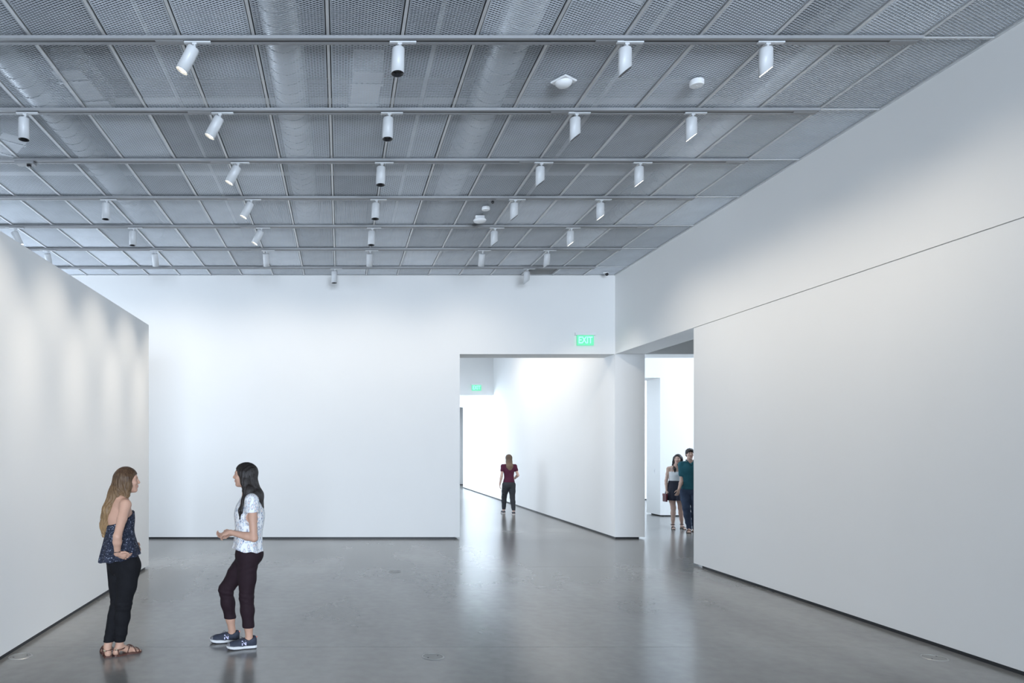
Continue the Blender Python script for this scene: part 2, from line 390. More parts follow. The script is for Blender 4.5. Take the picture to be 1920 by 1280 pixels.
head(3.53, 5, True, True, (14, 0), 'white slanted spotlight at the right end of the second last track', 130, 60, Vector((2.2, 1.87, -3.1)).to_track_quat('-Z', 'Y').to_euler(), 1.0)
head(-0.1, 6, False, False, (0, 0), 'unlit spotlight with black mouth hanging alone before the back wall')
head(3.51, 6, True, False, (8, 0), 'white slanted spotlight hanging right beside the back wall')
for i, y in enumerate((15.6, 17.3, 19.0, 20.7)):          # unseen wallwashers added to light the passage wall, above the header's sight line
    TY.append(y); head(3.6, len(TY)-1, True, True, (0, 0), 'unseen added wallwasher of the middle gallery beyond the header, number %s from the doorway' % ('one', 'two', 'three', 'four')[i], 90, 120, (0, math.radians(-40), 0), 1.0, 0.3)
hallt = empty('lighting_track', (3.6, 18.2, TZ)); tag(hallt, 'unseen added grey lighting track of the middle gallery beyond the header', 'track')  # unseen track added to carry the extra wallwashers
box('rail', -0.03, 0.03, -3.4, 3.4, 0, 0.03, M_TRACK, hallt); box('hanger', -0.01, 0.01, -2.0, -1.98, 0.03, 0.131, M_TRACK, hallt); box('hanger', -0.01, 0.01, 1.98, 2.0, 0.03, 0.131, M_TRACK, hallt)
jb = empty('track_feed_box', (-3.69, TY[2], TZ)); tag(jb, 'dark grey feed box under the third track at the far left', 'junction box')
box('housing', -0.11, 0.11, -0.05, 0.05, -0.03, -0.001, M_TRACK, jb, 0.004); box('connector', 0.02, 0.06, -0.02, 0.02, -0.055, -0.03, M_BLACK, jb, 0.003)

# small devices on the ceiling --------------------------------------
ZB = CEIL-0.006
def disc(name, x, y, r, h, label, cat):
    t = empty(name, (x, y, ZB)); tag(t, label, cat)
    bm = bmesh.new(); lathe(bm, [(0, 0), (r*0.9, 0), (r*0.9, -0.010), (0, -0.010)], 24); obj('base', bm, M_WHITE, t)
    bm = bmesh.new(); lathe(bm, [(0, -0.0102), (r, -0.0102), (r, -h*0.75), (r*0.88, -h), (0, -h)], 28); obj('cover', bm, M_WHITE, t)
    bm = bmesh.new(); lathe(bm, [(0, -h-0.0002), (r*0.16, -h-0.0002), (r*0.13, -h-0.004), (0, -h-0.004)], 14); obj('sensor', bm, mat('pale_grey_plastic', (0.6, 0.61, 0.62), 0.4), t)
    return t
disc('smoke_detector', 3.27, 6.40, 0.063, 0.05, 'white round smoke detector on the mesh between the nearest two tracks', 'smoke detector')
disc('smoke_detector', 2.04, 9.78, 0.056, 0.045, 'small white round detector just above the white dome on the mesh', 'smoke detector')
ap = empty('access_point', (2.05, 6.40, ZB), 0.62); tag(ap, 'white square access point with domed face on the mesh ceiling', 'access point')
bm = bmesh.new(); bx(bm, -0.085, 0.085, -0.085, 0.085, -0.02, 0, 0.008); obj('base', bm, M_WHITE, ap)
bm = bmesh.new(); lathe(bm, [(0.078, -0.0202), (0.072, -0.035), (0.055, -0.052), (0.03, -0.062), (0, -0.064)], 24); obj('dome', bm, M_WHITE, ap, True)
dm = empty('ceiling_speaker', (2.03, 10.15, ZB)); tag(dm, 'white round dome hanging from a small bracket on the mesh', 'speaker')
box('bracket', -0.065, 0.065, -0.03, 0.03, -0.045, 0, M_WHITE, dm, 0.004); box('slot', -0.06, 0.06, -0.025, 0.025, -0.053, -0.0452, M_BLACK, dm)
bm = bmesh.new(); lathe(bm, [(0, -0.0532), (0.085, -0.0532), (0.095, -0.065), (0.085, -0.085), (0.05, -0.095), (0, -0.097)], 28); obj('dome', bm, M_WHITE, dm, True)
cm = empty('security_camera', (2.07, TY[3]+0.075, TZ+0.014)); tag(cm, 'tiny dark security camera beside the fourth track', 'camera')
box('bracket', -0.04, 0.04, -0.02, 0.02, -0.012, 0, M_TRACK, cm); bm = bmesh.new(); bmesh.ops.create_uvsphere(bm, u_segments=12, v_segments=8, radius=0.02, matrix=Matrix.Translation((0.0, 0, -0.03))); obj('lens', bm, M_BLACK, cm, True)
cm = empty('security_camera', (5.13, 13.45, ZB)); tag(cm, 'tiny white security camera with black dome in the far right ceiling corner', 'camera')
box('bracket', -0.06, 0.03, -0.02, 0.02, -0.02, 0, M_WHITE, cm); bm = bmesh.new(); bmesh.ops.create_uvsphere(bm, u_segments=14, v_segments=10, radius=0.032, matrix=Matrix.Translation((0.01, 0, -0.036))); obj('dome', bm, M_BLACK, cm, True)

# plenum above the mesh ---------------------------------------------
def duct(x, z, r, label):
    t = empty('round_duct', (x, 8.6, z)); tag(t, label, 'duct')
    bm = bmesh.new(); tube(bm, [(0, -5.2, 0), (0, 5.0, 0)], r, 28); obj('pipe', bm, M_DUCT, t, True)
    bm = bmesh.new()
    for i in range(48):
        yy = -5.1+i*0.21
        tube(bm, [(0, yy, 0), (0, yy+0.012, 0)], r+0.006, 28)
    o = obj('spiral_seam', bm, M_DUCT, t); o['kind'] = 'stuff'
duct(-0.58, 6.0, 0.20, 'round galvanised duct seen through the mesh left of the middle')
duct(1.75, 6.0, 0.20, 'round galvanised duct seen through the mesh right of the middle')
duct(-3.6, 6.05, 0.18, 'round galvanised duct seen through the mesh at the left')
duct(4.55, 5.62, 0.13, 'slim galvanised tube above the mesh along the right wall')  # slim tube put in for a pale band along the right wall
for i, y in enumerate((4.2, 6.6, 9.0, 11.4)):
    bm = bmesh.new(); bx(bm, XL, XR, y-0.08, y+0.08, 6.5, 6.53); bx(bm, XL, XR, y-0.01, y+0.01, 6.3, 6.5); bx(bm, XL, XR, y-0.08, y+0.08, 6.27, 6.3)
    o = obj('trim_%d' % (i+1), bm, M_PIPE); tag(o, 'steel deck beam above the mesh ceiling', kind='structure')
for i, (x, y, a, lab) in enumerate(((0.28, 7.8, 0.05, 'pale rectangular air box behind the mesh beside the middle spotlights'), (-2.84, 7.75, -0.1, 'pale rectangular air box behind the mesh above the lit spotlights'),
                       (2.75, 5.75, 0.5, 'pale rectangular air box above the nearest track right of the middle'), (-4.4, 9.2, 0.7, 'pale square air box behind the mesh at the far left'))):
    t = empty('air_box', (x, y, 5.75), a); tag(t, lab, 'air box')
    bm = bmesh.new(); bx(bm, -0.16, 0.16, -0.45, 0.45, 0, 0.25, 0.01); obj('casing', bm, M_WHITE, t)
    bm = bmesh.new(); bx(bm, -0.18, 0.18, 0.2, 0.24, -0.01, 0.26); bx(bm, -0.18, 0.18, -0.24, -0.2, -0.01, 0.26); obj('flange', bm, M_DUCT, t)
for x, y0, z, lab in ((0.95, 0, 5.85, 'thin conduit pipe above the mesh right of the middle spotlights'), (-1.9, 0, 5.9, 'thin conduit pipe above the mesh over the lit left spotlights'), (2.9, 0, 5.7, 'thin conduit pipe above the mesh between the slanted spotlights')):
    bm = bmesh.new(); tube(bm, [(x, 3.4, z), (x, 13.6, z)], 0.025, 10); o = obj('conduit', bm, M_PIPE, None, True); tag(o, lab, 'conduit')

# ------------------------------------------------------------------ exit signs
M_EXITP = mat('edge_lit_panel', (0.12, 0.55, 0.32), 0.3, emit=(0.20, 1.0, 0.52), estr=0.42)
M_EXITL = mat('green_letters', (0.3, 0.9, 0.6), 0.3, emit=(0.30, 1.0, 0.62), estr=1.0)
def text_mesh(s, size, depth, name):
    cu = bpy.data.curves.new(name, 'FONT'); cu.body = s; cu.size = size; cu.extrude = depth; cu.align_x = 'CENTER'; cu.align_y = 'CENTER'; cu.offset = size*0.02
    o = bpy.data.objects.new(name, cu); COL.objects.link(o)
    dg = bpy.context.evaluated_depsgraph_get(); me = bpy.data.meshes.new_from_object(o.evaluated_get(dg)); bpy.data.objects.remove(o); bpy.data.curves.remove(cu)
    me.name = name; return me
def exit_sign(x, y, z, label):
    t = empty('exit_sign', (x, y, z)); tag(t, label, 'exit sign')
    box('housing', -0.20, 0.20, -0.07, 0.0, 0.10, 0.155, M_WHITE, t, 0.004)
    box('panel', -0.165, 0.165, -0.046, -0.036, -0.10, 0.0998, M_EXITP, t)
    me = text_mesh('EXIT', 0.20, 0.002, 'lettering'); me.materials.clear(); me.materials.append(M_EXITL)
    o = link('lettering', me, None, t); o.location = (0, -0.0485, 0.0); o.rotation_euler = (math.radians(90), 0, 0); o.scale = (0.68, 0.92, 1)
exit_sign((1096-VPX)/FPX*YB, YB-0.002, CAMH+(VPY-638.5)/FPX*YB, 'green EXIT sign on the header above the near doorway')
exit_sign((893-VPX)/FPX*24.6, 24.598, CAMH+(VPY-727)/FPX*24.6, 'smaller looking green EXIT sign on the header deep in the passage')

# ------------------------------------------------------------------ floor boxes
M_FBOX = mat('brushed_floor_cover', (0.42, 0.42, 0.41), 0.35, metal=0.6, var=0.06)
for x, y, lab in ((0.80, 6.02, 'round metal floor outlet cover at the bottom centre of the floor'), (0.79, 10.13, 'round metal floor outlet cover farther back on the open floor'),
                  (5.10, 5.99, 'round metal floor outlet cover beside the right wall'), (-2.765, 6.03, 'round metal floor outlet cover against the left partition wall')):
    t = empty('floor_outlet', (x, y, 0)); tag(t, lab, 'floor outlet')
    bm = bmesh.new(); lathe(bm, [(0.082, 0.0005), (0.082, 0.0045), (0.094, 0.0045), (0.099, 0.0003)], 40); obj('ring', bm, M_FBOX, t, False)
    bm = bmesh.new(); lathe(bm, [(0, 0.0028), (0.079, 0.0028), (0.079, 0.0003)], 40); obj('lid', bm, mat('floor_cover_lid', (0.30, 0.30, 0.29), 0.4, metal=0.3, var=0.08), t)
    for a in (0.6, 0.6+math.pi):
        bm = bmesh.new(); lathe(bm, [(0, 0.0045), (0.007, 0.0045), (0.007, 0.0028)], 10)
        bmesh.ops.translate(bm, verts=bm.verts, vec=(0.055*math.cos(a), 0.055*math.sin(a), 0)); obj('screw', bm, M_BLACK, t)
# ------------------------------------------------------------------ people: signed-distance modelling, one continuous body mesh each
V3 = lambda *a: np.array(a, dtype=np.float64)
def unit(v): v = np.asarray(v, float); return v/np.linalg.norm(v)
class Prim:
    def __init__(s, lo, hi, f): s.lo, s.hi, s.f = np.asarray(lo, float), np.asarray(hi, float), f
def cap(a, b, ra, rb):
    a, b = np.asarray(a, float), np.asarray(b, float); ba = b-a; L2 = float(ba@ba)+1e-12; r = max(ra, rb)
    def f(x, y, z):
        px, py, pz = x-a[0], y-a[1], z-a[2]
        t = np.clip((px*ba[0]+py*ba[1]+pz*ba[2])/L2, 0, 1)
        return np.sqrt((px-t*ba[0])**2+(py-t*ba[1])**2+(pz-t*ba[2])**2)-(ra+(rb-ra)*t)
    return Prim(np.minimum(a, b)-r, np.maximum(a, b)+r, f)
def chain(*pr):
    return [cap(pr[i][0], pr[i+1][0], pr[i][1], pr[i+1][1]) for i in range(len(pr)-1)]
def ell(c, r, ax=None):
    c = np.asarray(c, float); r = np.asarray(r, float); A = np.eye(3) if ax is None else np.array(ax, float)
    ext = np.sqrt(((A*r[:, None])**2).sum(0))
    def f(x, y, z):
        px, py, pz = x-c[0], y-c[1], z-c[2]
        q = [(px*A[i, 0]+py*A[i, 1]+pz*A[i, 2])/r[i] for i in range(3)]
        k0 = np.sqrt(q[0]**2+q[1]**2+q[2]**2)+1e-9
        k1 = np.sqrt((q[0]/r[0])**2+(q[1]/r[1])**2+(q[2]/r[2])**2)+1e-9
        return k0*(k0-1)/k1
    return Prim(c-ext, c+ext, f)
def loft(secs, infl=0.0, fold=None):
    """secs: (z, cx, cy, half_width, half_depth, yaw of the facing direction)"""
    S = np.array(sorted(secs), float); zz = S[:, 0]; n = 80; zs = np.linspace(zz[0], zz[-1], n)
    C = []
    for k in range(1, 6):
        v = S[:, k]; m = np.gradient(v, zz); i = np.clip(np.searchsorted(zz, zs)-1, 0, len(zz)-2)
        hh = zz[i+1]-zz[i]; t = (zs-zz[i])/hh
        C.append((2*t**3-3*t**2+1)*v[i]+(t**3-2*t**2+t)*hh*m[i]+(-2*t**3+3*t**2)*v[i+1]+(t**3-t**2)*hh*m[i+1])
    cx, cy, rw, rd, yw = C; rw = rw+infl; rd = rd+infl
    R_ = max(rw.max(), rd.max())*1.25
    def f(x, y, z):
        z1 = np.broadcast_to(z, (1, 1, z.size)).ravel(); g = lambda a: np.interp(z1, zs, a)[None, None, :]
        dx, dy = x-g(cx), y-g(cy); c, s = np.cos(g(yw)), np.sin(g(yw))
        ff = dx*c+dy*s; ll = -dx*s+dy*c; w_, d_ = g(rw), g(rd)
        if fold is not None:
            th = np.arctan2(ll, ff); m_ = 1+fold(th, z1[None, None, :]); w_ = w_*m_; d_ = d_*m_
        q = np.sqrt((ll/w_)**2+(ff/d_)**2)
        d = (q-1)*np.minimum(w_, d_)
        return np.maximum(d, np.maximum(z-zz[-1], zz[0]-z))
    return Prim((cx.min()-R_, cy.min()-R_, zz[0]), (cx.max()+R_, cy.max()+R_, zz[-1]), f)
def clipz(p, zmin=None, zmax=None):
    f0 = p.f
    def f(x, y, z):
        d = f0(x, y, z)
        if zmin is not None: d = np.maximum(d, zmin-z)
        if zmax is not None: d = np.maximum(d, z-zmax)
        return d
    return Prim(p.lo, p.hi, f)
class Field:
    def __init__(s, prims, h, pad=0.03):
        lo = np.min([p.lo for p in prims], 0)-pad; hi = np.max([p.hi for p in prims], 0)+pad
        s.o, s.h = lo, h; s.n = np.ceil((hi-lo)/h).astype(int)+1
        s.f = np.full(s.n, 1.0, np.float32); s.ax = [(lo[i]+np.arange(s.n[i])*h).astype(np.float32) for i in range(3)]
    def _apply(s, p, k, op):
        m = max(k, 3*s.h)+0.004; sl = []
        for i in range(3):
            a = int(np.floor((p.lo[i]-m-s.o[i])/s.h)); b = int(np.ceil((p.hi[i]+m-s.o[i])/s.h))+1
            a, b = max(a, 0), min(b, s.n[i])
            if b <= a: return
            sl.append(slice(a, b))
        g = [s.ax[i][sl[i]] for i in range(3)]
        d = p.f(g[0][:, None, None], g[1][None, :, None], g[2][None, None, :]).astype(np.float32)
        F = s.f[tuple(sl)]
        if op == 'sub':
            d = -d
            if k > 0:
                t = np.clip(0.5-0.5*(F-d)/k, 0, 1); r = F*(1-t)+d*t+k*t*(1-t)
            else: r = np.maximum(F, d)
        else:
            if k > 0:
                t = np.clip(0.5+0.5*(d-F)/k, 0, 1); r = d*(1-t)+F*t-k*t*(1-t)
            else: r = np.minimum(F, d)
        s.f[tuple(sl)] = r
    def add(s, ps, k=0.0):
        for p in (ps if isinstance(ps, list) else [ps]): s._apply(p, k, 'add')
        return s
    def sub(s, ps, k=0.0):
        for p in (ps if isinstance(ps, list) else [ps]): s._apply(p, k, 'sub')
        return s
    def cut(s, fn):
        s.f = np.maximum(s.f, fn(s.ax[0][:, None, None], s.ax[1][None, :, None], s.ax[2][None, None, :]).astype(np.float32)); return s
    def disp(s, fn):
        s.f = s.f + fn(s.ax[0][:, None, None], s.ax[1][None, :, None], s.ax[2][None, None, :]).astype(np.float32); return s
    def mesh(s, name, m, smooth_it=2):
        f, h = s.f, s.h; ins = f < 0
        ins[0] = ins[-1] = False; ins[:, 0] = ins[:, -1] = False; ins[:, :, 0] = ins[:, :, -1] = False
        c = np.zeros(np.array(f.shape)-1, np.uint8)
        for i in (0, 1):
            for j in (0, 1):
                for k in (0, 1): c += ins[i:f.shape[0]-1+i, j:f.shape[1]-1+j, k:f.shape[2]-1+k]
        act = np.argwhere((c > 0) & (c < 8)); idx = np.full(c.shape, -1, np.int32); idx[tuple(act.T)] = np.arange(len(act))
        acc = np.zeros((len(act), 3)); cnt = np.zeros(len(act))
        cor = [(i, j, k) for i in (0, 1) for j in (0, 1) for k in (0, 1)]
        val = {q: f[act[:, 0]+q[0], act[:, 1]+q[1], act[:, 2]+q[2]].astype(float) for q in cor}
        for a in cor:
            for ax_ in range(3):
                if a[ax_] == 0:
                    b = list(a); b[ax_] = 1; b = tuple(b); va, vb = val[a], val[b]; cr = (va < 0) != (vb < 0)
                    t = np.where(cr, va/np.where(cr, va-vb, 1), 0); p = np.array(a, float)[None, :]*np.ones((len(act), 1)); p[:, ax_] += t
                    acc += p*cr[:, None]; cnt += cr
        vs = (act+acc/np.maximum(cnt, 1)[:, None])*h+s.o
        quads = []
        for ax_ in range(3):
            u, v = (ax_+1) % 3, (ax_+2) % 3
            sa = [slice(None)]*3; sb = [slice(None)]*3; sa[ax_] = slice(0, -1); sb[ax_] = slice(1, None)
            A, B = ins[tuple(sa)], ins[tuple(sb)]
            for (P, fl) in ((A & ~B, False), (~A & B, True)):
                e = np.argwhere(P); e = e[(e[:, u] > 0) & (e[:, v] > 0)]
                if len(e) == 0: continue
                q = []
                for du, dv in ((-1, -1), (0, -1), (0, 0), (-1, 0)):
                    cc = e.copy(); cc[:, u] += du; cc[:, v] += dv; q.append(idx[cc[:, 0], cc[:, 1], cc[:, 2]])
                q = np.stack(q, 1); quads.append(q[:, ::-1] if fl else q)
        quads = np.concatenate(quads); quads = quads[(quads >= 0).all(1)]
        for _ in range(smooth_it):          # light relaxation
            sm = np.zeros_like(vs); ct = np.zeros(len(vs))
            for i in range(4):
                a, b = quads[:, i], quads[:, (i+1) % 4]
                np.add.at(sm, a, vs[b]); np.add.at(ct, a, 1); np.add.at(sm, b, vs[a]); np.add.at(ct, b, 1)
            vs = vs*0.5+0.5*sm/np.maximum(ct, 1)[:, None]
        me = bpy.data.meshes.new(name); nv, nq = len(vs), len(quads)
        me.vertices.add(nv); me.vertices.foreach_set('co', vs.astype(np.float32).ravel())
        me.loops.add(nq*4); me.loops.foreach_set('vertex_index', quads.astype(np.int32).ravel())
        me.polygons.add(nq); me.polygons.foreach_set('loop_start', np.arange(0, nq*4, 4, dtype=np.int32))
        me.polygons.foreach_set('use_smooth', np.ones(nq, bool)); me.update(calc_edges=True); me.validate()
        me.materials.append(m); return me

def frame(yaw, pitch=0.0, roll=0.0):
    """facing, left, up axes"""
    f = V3(math.cos(yaw)*math.cos(pitch), math.sin(yaw)*math.cos(pitch), math.sin(pitch)); l = V3(-math.sin(yaw), math.cos(yaw), 0); u = np.cross(f, l)
    l2 = l*math.cos(roll)+u*math.sin(roll); u2 = -l*math.sin(roll)+u*math.cos(roll)
    return np.array([f, l2, u2])
def head_fn(c, A, sc=1.0):
    c = np.asarray(c, float)
    P = lambda a, b, d: c+sc*(a*A[0]+b*A[1]+d*A[2])
    E = lambda p, r: ell(P(*p), np.array(r)*sc, A)
    add = [(E((-0.012, 0, 0.028), (0.094, 0.074, 0.082)), 0.0), (E((0.028, 0, -0.025), (0.062, 0.060, 0.082)), 0.03), (E((0.020, 0, -0.065), (0.055, 0.050, 0.042)), 0.02),
           (E((0.062, 0, -0.092), (0.023, 0.024, 0.019)), 0.02), (E((0.074, 0, 0.024), (0.014, 0.044, 0.012)), 0.015),
           (E((0.066, 0.036, -0.026), (0.020, 0.020, 0.018)), 0.02), (E((0.066, -0.036, -0.026), (0.020, 0.020, 0.018)), 0.02),
           (cap(P(0.082, 0, 0.012), P(0.103, 0, -0.022), 0.0075*sc, 0.0095*sc), 0.010), (E((0.092, 0, -0.028), (0.012, 0.016, 0.008)), 0.008),
           (E((0.083, 0, -0.052), (0.011, 0.021, 0.006)), 0.006), (E((0.080, 0, -0.064), (0.011, 0.018, 0.007)), 0.006),
           (E((-0.005, 0.074, -0.008), (0.020, 0.009, 0.030)), 0.008), (E((-0.005, -0.074, -0.008), (0.020, 0.009, 0.030)), 0.008)]
    sub = [(E((0.092, 0.031, 0.003), (0.013, 0.017, 0.010)), 0.010), (E((0.092, -0.031, 0.003), (0.013, 0.017, 0.010)), 0.010)]
    return add, sub, P, E
def hand_fn(w_, p, n, thumb_side, curl=(0.3, 0.35, 0.3), sc=1.0, spread=0.05, thumb_in=0.3):
    """wrist point, finger direction, palm normal (towards the palm side), direction of the thumb side"""
    p = unit(p); n = unit(np.asarray(n, float)-np.dot(n, p)*p); s = unit(thumb_side-np.dot(thumb_side, p)*p-np.dot(thumb_side, n)*n)
    out = [ell(w_+0.045*sc*p, np.array((0.048, 0.0135, 0.036))*sc, np.array([p, n, s]))]
    out += [cap(w_-0.01*p, w_+0.03*sc*p, 0.023*sc, 0.020*sc)]
    for i, (o, L, r) in enumerate(((0.030, 0.070, 0.0082), (0.0105, 0.079, 0.0086), (-0.010, 0.073, 0.0082), (-0.029, 0.057, 0.0072))):
        b = w_+sc*(0.082*p+o*s); d = unit(p+spread*(1.5-i)*s); a = 0.0; q = b-0.01*p; r0 = r*sc
        for j, fr in enumerate((0.45, 0.31, 0.24)):
            a += curl[j]*(1+0.12*i); dd = math.cos(a)*d+math.sin(a)*n; q2 = q+dd*(L*fr*sc+(0.01 if j == 0 else 0)); out.append(cap(q, q2, r0, r0*0.92)); q = q2; r0 *= 0.92
    b = w_+sc*(0.022*p+0.028*s); d = unit(0.72*p+0.62*s+thumb_in*n); q = b+d*0.045*sc; out.append(cap(b, q, 0.013*sc, 0.0105*sc))
    d = unit(0.95*p+0.2*s+1.2*thumb_in*n); out.append(cap(q, q+d*0.036*sc, 0.010*sc, 0.008*sc))
    return out
def leg_prims(hip, knee, ank, sc=1.0, infl=0.0, hem=None):
    hip, knee, ank = [np.asarray(v, float) for v in (hip, knee, ank)]
    calf = knee+(ank-knee)*0.32; back = calf
    ps = [((hip, 0.088*sc+infl)), ((hip+(knee-hip)*0.5, 0.074*sc+infl)), (knee, 0.056*sc+infl), (back, 0.054*sc+infl), (knee+(ank-knee)*0.68, 0.041*sc+infl), (ank, 0.034*sc+infl)]
    out = chain(*ps)
    if hem is not None: out = [clipz(q, zmin=hem) for q in out]
    return out
def foot_prims(ank, d, sc=1.0):
    d = unit(np.array([d[0], d[1], 0.0])); s = V3(-d[1], d[0], 0); g = np.array([ank[0], ank[1], 0.0])
    out = chain((ank, 0.034*sc), (g-0.03*d+V3(0, 0, 0.034), 0.032*sc)) + chain((ank+0.01*d-V3(0, 0, 0.015), 0.033*sc), (g+0.08*d+V3(0, 0, 0.036), 0.030*sc), (g+0.135*d+V3(0, 0, 0.024), 0.024*sc))
    for i, o in enumerate((-0.026, -0.010, 0.005, 0.019, 0.031)):
        out.append(cap(g+0.135*d+o*s+V3(0, 0, 0.016), g+(0.185-0.006*abs(i-1))*d+o*s*1.05+V3(0, 0, 0.012), 0.0115*sc, 0.0095*sc))
    return out
def arm_prims(sh, el, wr, sc=1.0, infl=0.0):
    sh, el, wr = [np.asarray(v, float) for v in (sh, el, wr)]
    return chain((sh, 0.048*sc+infl), (sh+(el-sh)*0.45, 0.042*sc+infl), (el, 0.035*sc+infl), (el+(wr-el)*0.3, 0.037*sc+infl), (wr, 0.0245*sc+infl))

M_SKIN = mat('skin_fair', (0.52, 0.31, 0.225), 0.5, var=0.05, scale=9, bump=0.02, bscale=200, spec=0.3)
M_SKIN2 = mat('skin_light', (0.60, 0.41, 0.33), 0.5, var=0.04, scale=9, spec=0.3)
M_EYE = mat('eye_white', (0.42, 0.40, 0.38), 0.3); M_IRIS = mat('eye_iris', (0.03, 0.022, 0.018), 0.2)
M_LIP = mat('lip_rose', (0.45, 0.17, 0.15), 0.4); M_HAIRD = mat('hair_black_brown', (0.014, 0.010, 0.009), 0.42, var=0.35, scale=30, bump=0.5, bscale=45, stretch=(6, 6, 0.6), spec=0.35)
M_BROWD = mat('brow_dark', (0.03, 0.02, 0.015), 0.6)
def hair_ombre(name, dark, light, z0, z1):
    m, nt, b = nodes_of(name); L = nt.links.new; N = nt.nodes.new
    tc = N('ShaderNodeTexCoord'); sp = N('ShaderNodeSeparateXYZ'); L(tc.outputs['Object'], sp.inputs[0])
    mp = N('ShaderNodeMapping'); mp.inputs['Scale'].default_value = (7, 7, 0.7); L(tc.outputs['Object'], mp.inputs[0])
    n = N('ShaderNodeTexNoise'); n.inputs['Scale'].default_value = 14; n.inputs['Detail'].default_value = 4; L(mp.outputs[0], n.inputs['Vector'])
    mr = N('ShaderNodeMapRange'); mr.inputs[1].default_value = z1; mr.inputs[2].default_value = z0; L(sp.outputs[2], mr.inputs[0])
    ad = N('ShaderNodeMath'); ad.operation = 'MULTIPLY_ADD'; ad.inputs[1].default_value = 0.9; L(n.outputs[0], ad.inputs[0]); L(mr.outputs[0], ad.inputs[2])
    r = N('ShaderNodeValToRGB'); r.color_ramp.elements[0].position = 0.25; r.color_ramp.elements[1].position = 1.0
    hf = N('ShaderNodeMath'); hf.operation = 'MULTIPLY'; hf.inputs[1].default_value = 0.66; L(ad.outputs[0], hf.inputs[0]); L(hf.outputs[0], r.inputs[0])
    r.color_ramp.elements[0].color = (*dark, 1); r.color_ramp.elements[1].color = (*light, 1); L(r.outputs[0], b.inputs['Base Color'])
    bp = N('ShaderNodeBump'); bp.inputs['Strength'].default_value = 0.6; bp.inputs['Distance'].default_value = 0.01; L(n.outputs[0], bp.inputs['Height']); L(bp.outputs[0], b.inputs['Normal'])
    b.inputs['Roughness'].default_value = 0.5; b.inputs['Specular IOR Level'].default_value = 0.3
    return m
def strands(guides, n, seed, r0=0.0035, wav=0.006, lo=0.55):
    """thin tapering locks along guide lines: guides = list of [(point, radius), ...]"""
    rg = random.Random(seed); bm = bmesh.new()
    for _ in range(n):
        g = rg.choice(guides); a = rg.uniform(0, 2*math.pi); rr = rg.uniform(lo, 1.02); ph = rg.uniform(0, 6); ext = rg.uniform(0.82, 1.03)
        pts = []; m = 12
        for i in range(m+1):
            t = i/m*(len(g)-1)*ext; t = min(t, len(g)-1.001); k = int(t); u = t-k
            p = np.asarray(g[k][0])*(1-u)+np.asarray(g[k+1][0])*u; r = g[k][1]*(1-u)+g[k+1][1]*u
            q = p+V3(math.cos(a)*r*rr, math.sin(a)*r*rr, 0)+V3(math.sin(i*1.1+ph), math.cos(i*0.9+ph), 0)*wav*(i/m)
            pts.append(q)
        tube(bm, pts, [r0*(1-0.7*(i/m)) for i in range(m+1)], 5)
    return bm
def face_bits(root, P, A, sc, browm, eyes=True):
    for s in (1, -1):
        bm = bmesh.new(); bmesh.ops.create_uvsphere(bm, u_segments=14, v_segments=10, radius=0.0115*sc); e = obj('eye', bm, M_EYE, root, True)
        mtx = Matrix([[A[0][i], A[1][i], A[2][i]] for i in range(3)]).to_4x4(); e.matrix_local = Matrix.Translation(P(0.0700, s*0.030, 0.003)) @ mtx
        bm = bmesh.new(); bmesh.ops.create_uvsphere(bm, u_segments=12, v_segments=8, radius=0.0062*sc); bmesh.ops.translate(bm, verts=bm.verts, vec=(0.0070*sc, 0, 0)); obj('iris', bm, M_IRIS, e, True)
        bm = bmesh.new(); tube(bm, [P(0.083, s*0.014, 0.020), P(0.0855, s*0.030, 0.0255), P(0.074, s*0.046, 0.021)], [0.0035*sc, 0.004*sc, 0.002*sc], 6); obj('eyebrow', bm, browm, root, True)
    F = Field([ell(P(0.089, 0, -0.058), (0.03,)*3)], 0.002); F.add(ell(P(0.0855, 0, -0.0525), np.array((0.0105, 0.0205, 0.0055))*sc, A)).add(ell(P(0.0825, 0, -0.0635), np.array((0.0112, 0.0175, 0.0062))*sc, A), 0.003)
    link('lips', F.mesh('lips', M_LIP, 1), None, root)
def person_root(x, y, label):
    t = empty('person', (x, y, 0)); return tag(t, label, 'person')

def torso_f(z_sh, c_hip, c_ch, yaw_h, yaw_c, sc=1.0, male=False, z_cr=0.72):
    """torso sections from crotch to shoulders"""
    def mix(t): return (c_hip[0]*(1-t)+c_ch[0]*t, c_hip[1]*(1-t)+c_ch[1]*t)
    H = z_sh-z_cr; S = []
    prof = ((0.0, 0.13, 0.085, 0), (0.14, 0.165, 0.118, 0.05), (0.26, 0.150, 0.108, 0.2), (0.46, 0.122, 0.088, 0.5), (0.62, 0.130, 0.098, 0.8), (0.76, 0.142, 0.115, 1), (0.88, 0.148, 0.098, 1), (0.97, 0.125, 0.07, 1), (1.03, 0.07, 0.05, 1)) if not male else \
           ((0.0, 0.13, 0.085, 0), (0.14, 0.160, 0.112, 0.05), (0.26, 0.152, 0.108, 0.2), (0.46, 0.145, 0.105, 0.5), (0.62, 0.155, 0.11, 0.8), (0.76, 0.170, 0.122, 1), (0.88, 0.175, 0.11, 1), (0.97, 0.145, 0.08, 1), (1.03, 0.08, 0.055, 1))
    for t, a, b, m in prof:
        c = mix(m); S.append((z_cr+t*H, c[0], c[1], a*sc, b*sc, yaw_h*(1-m)+yaw_c*m))
    return S

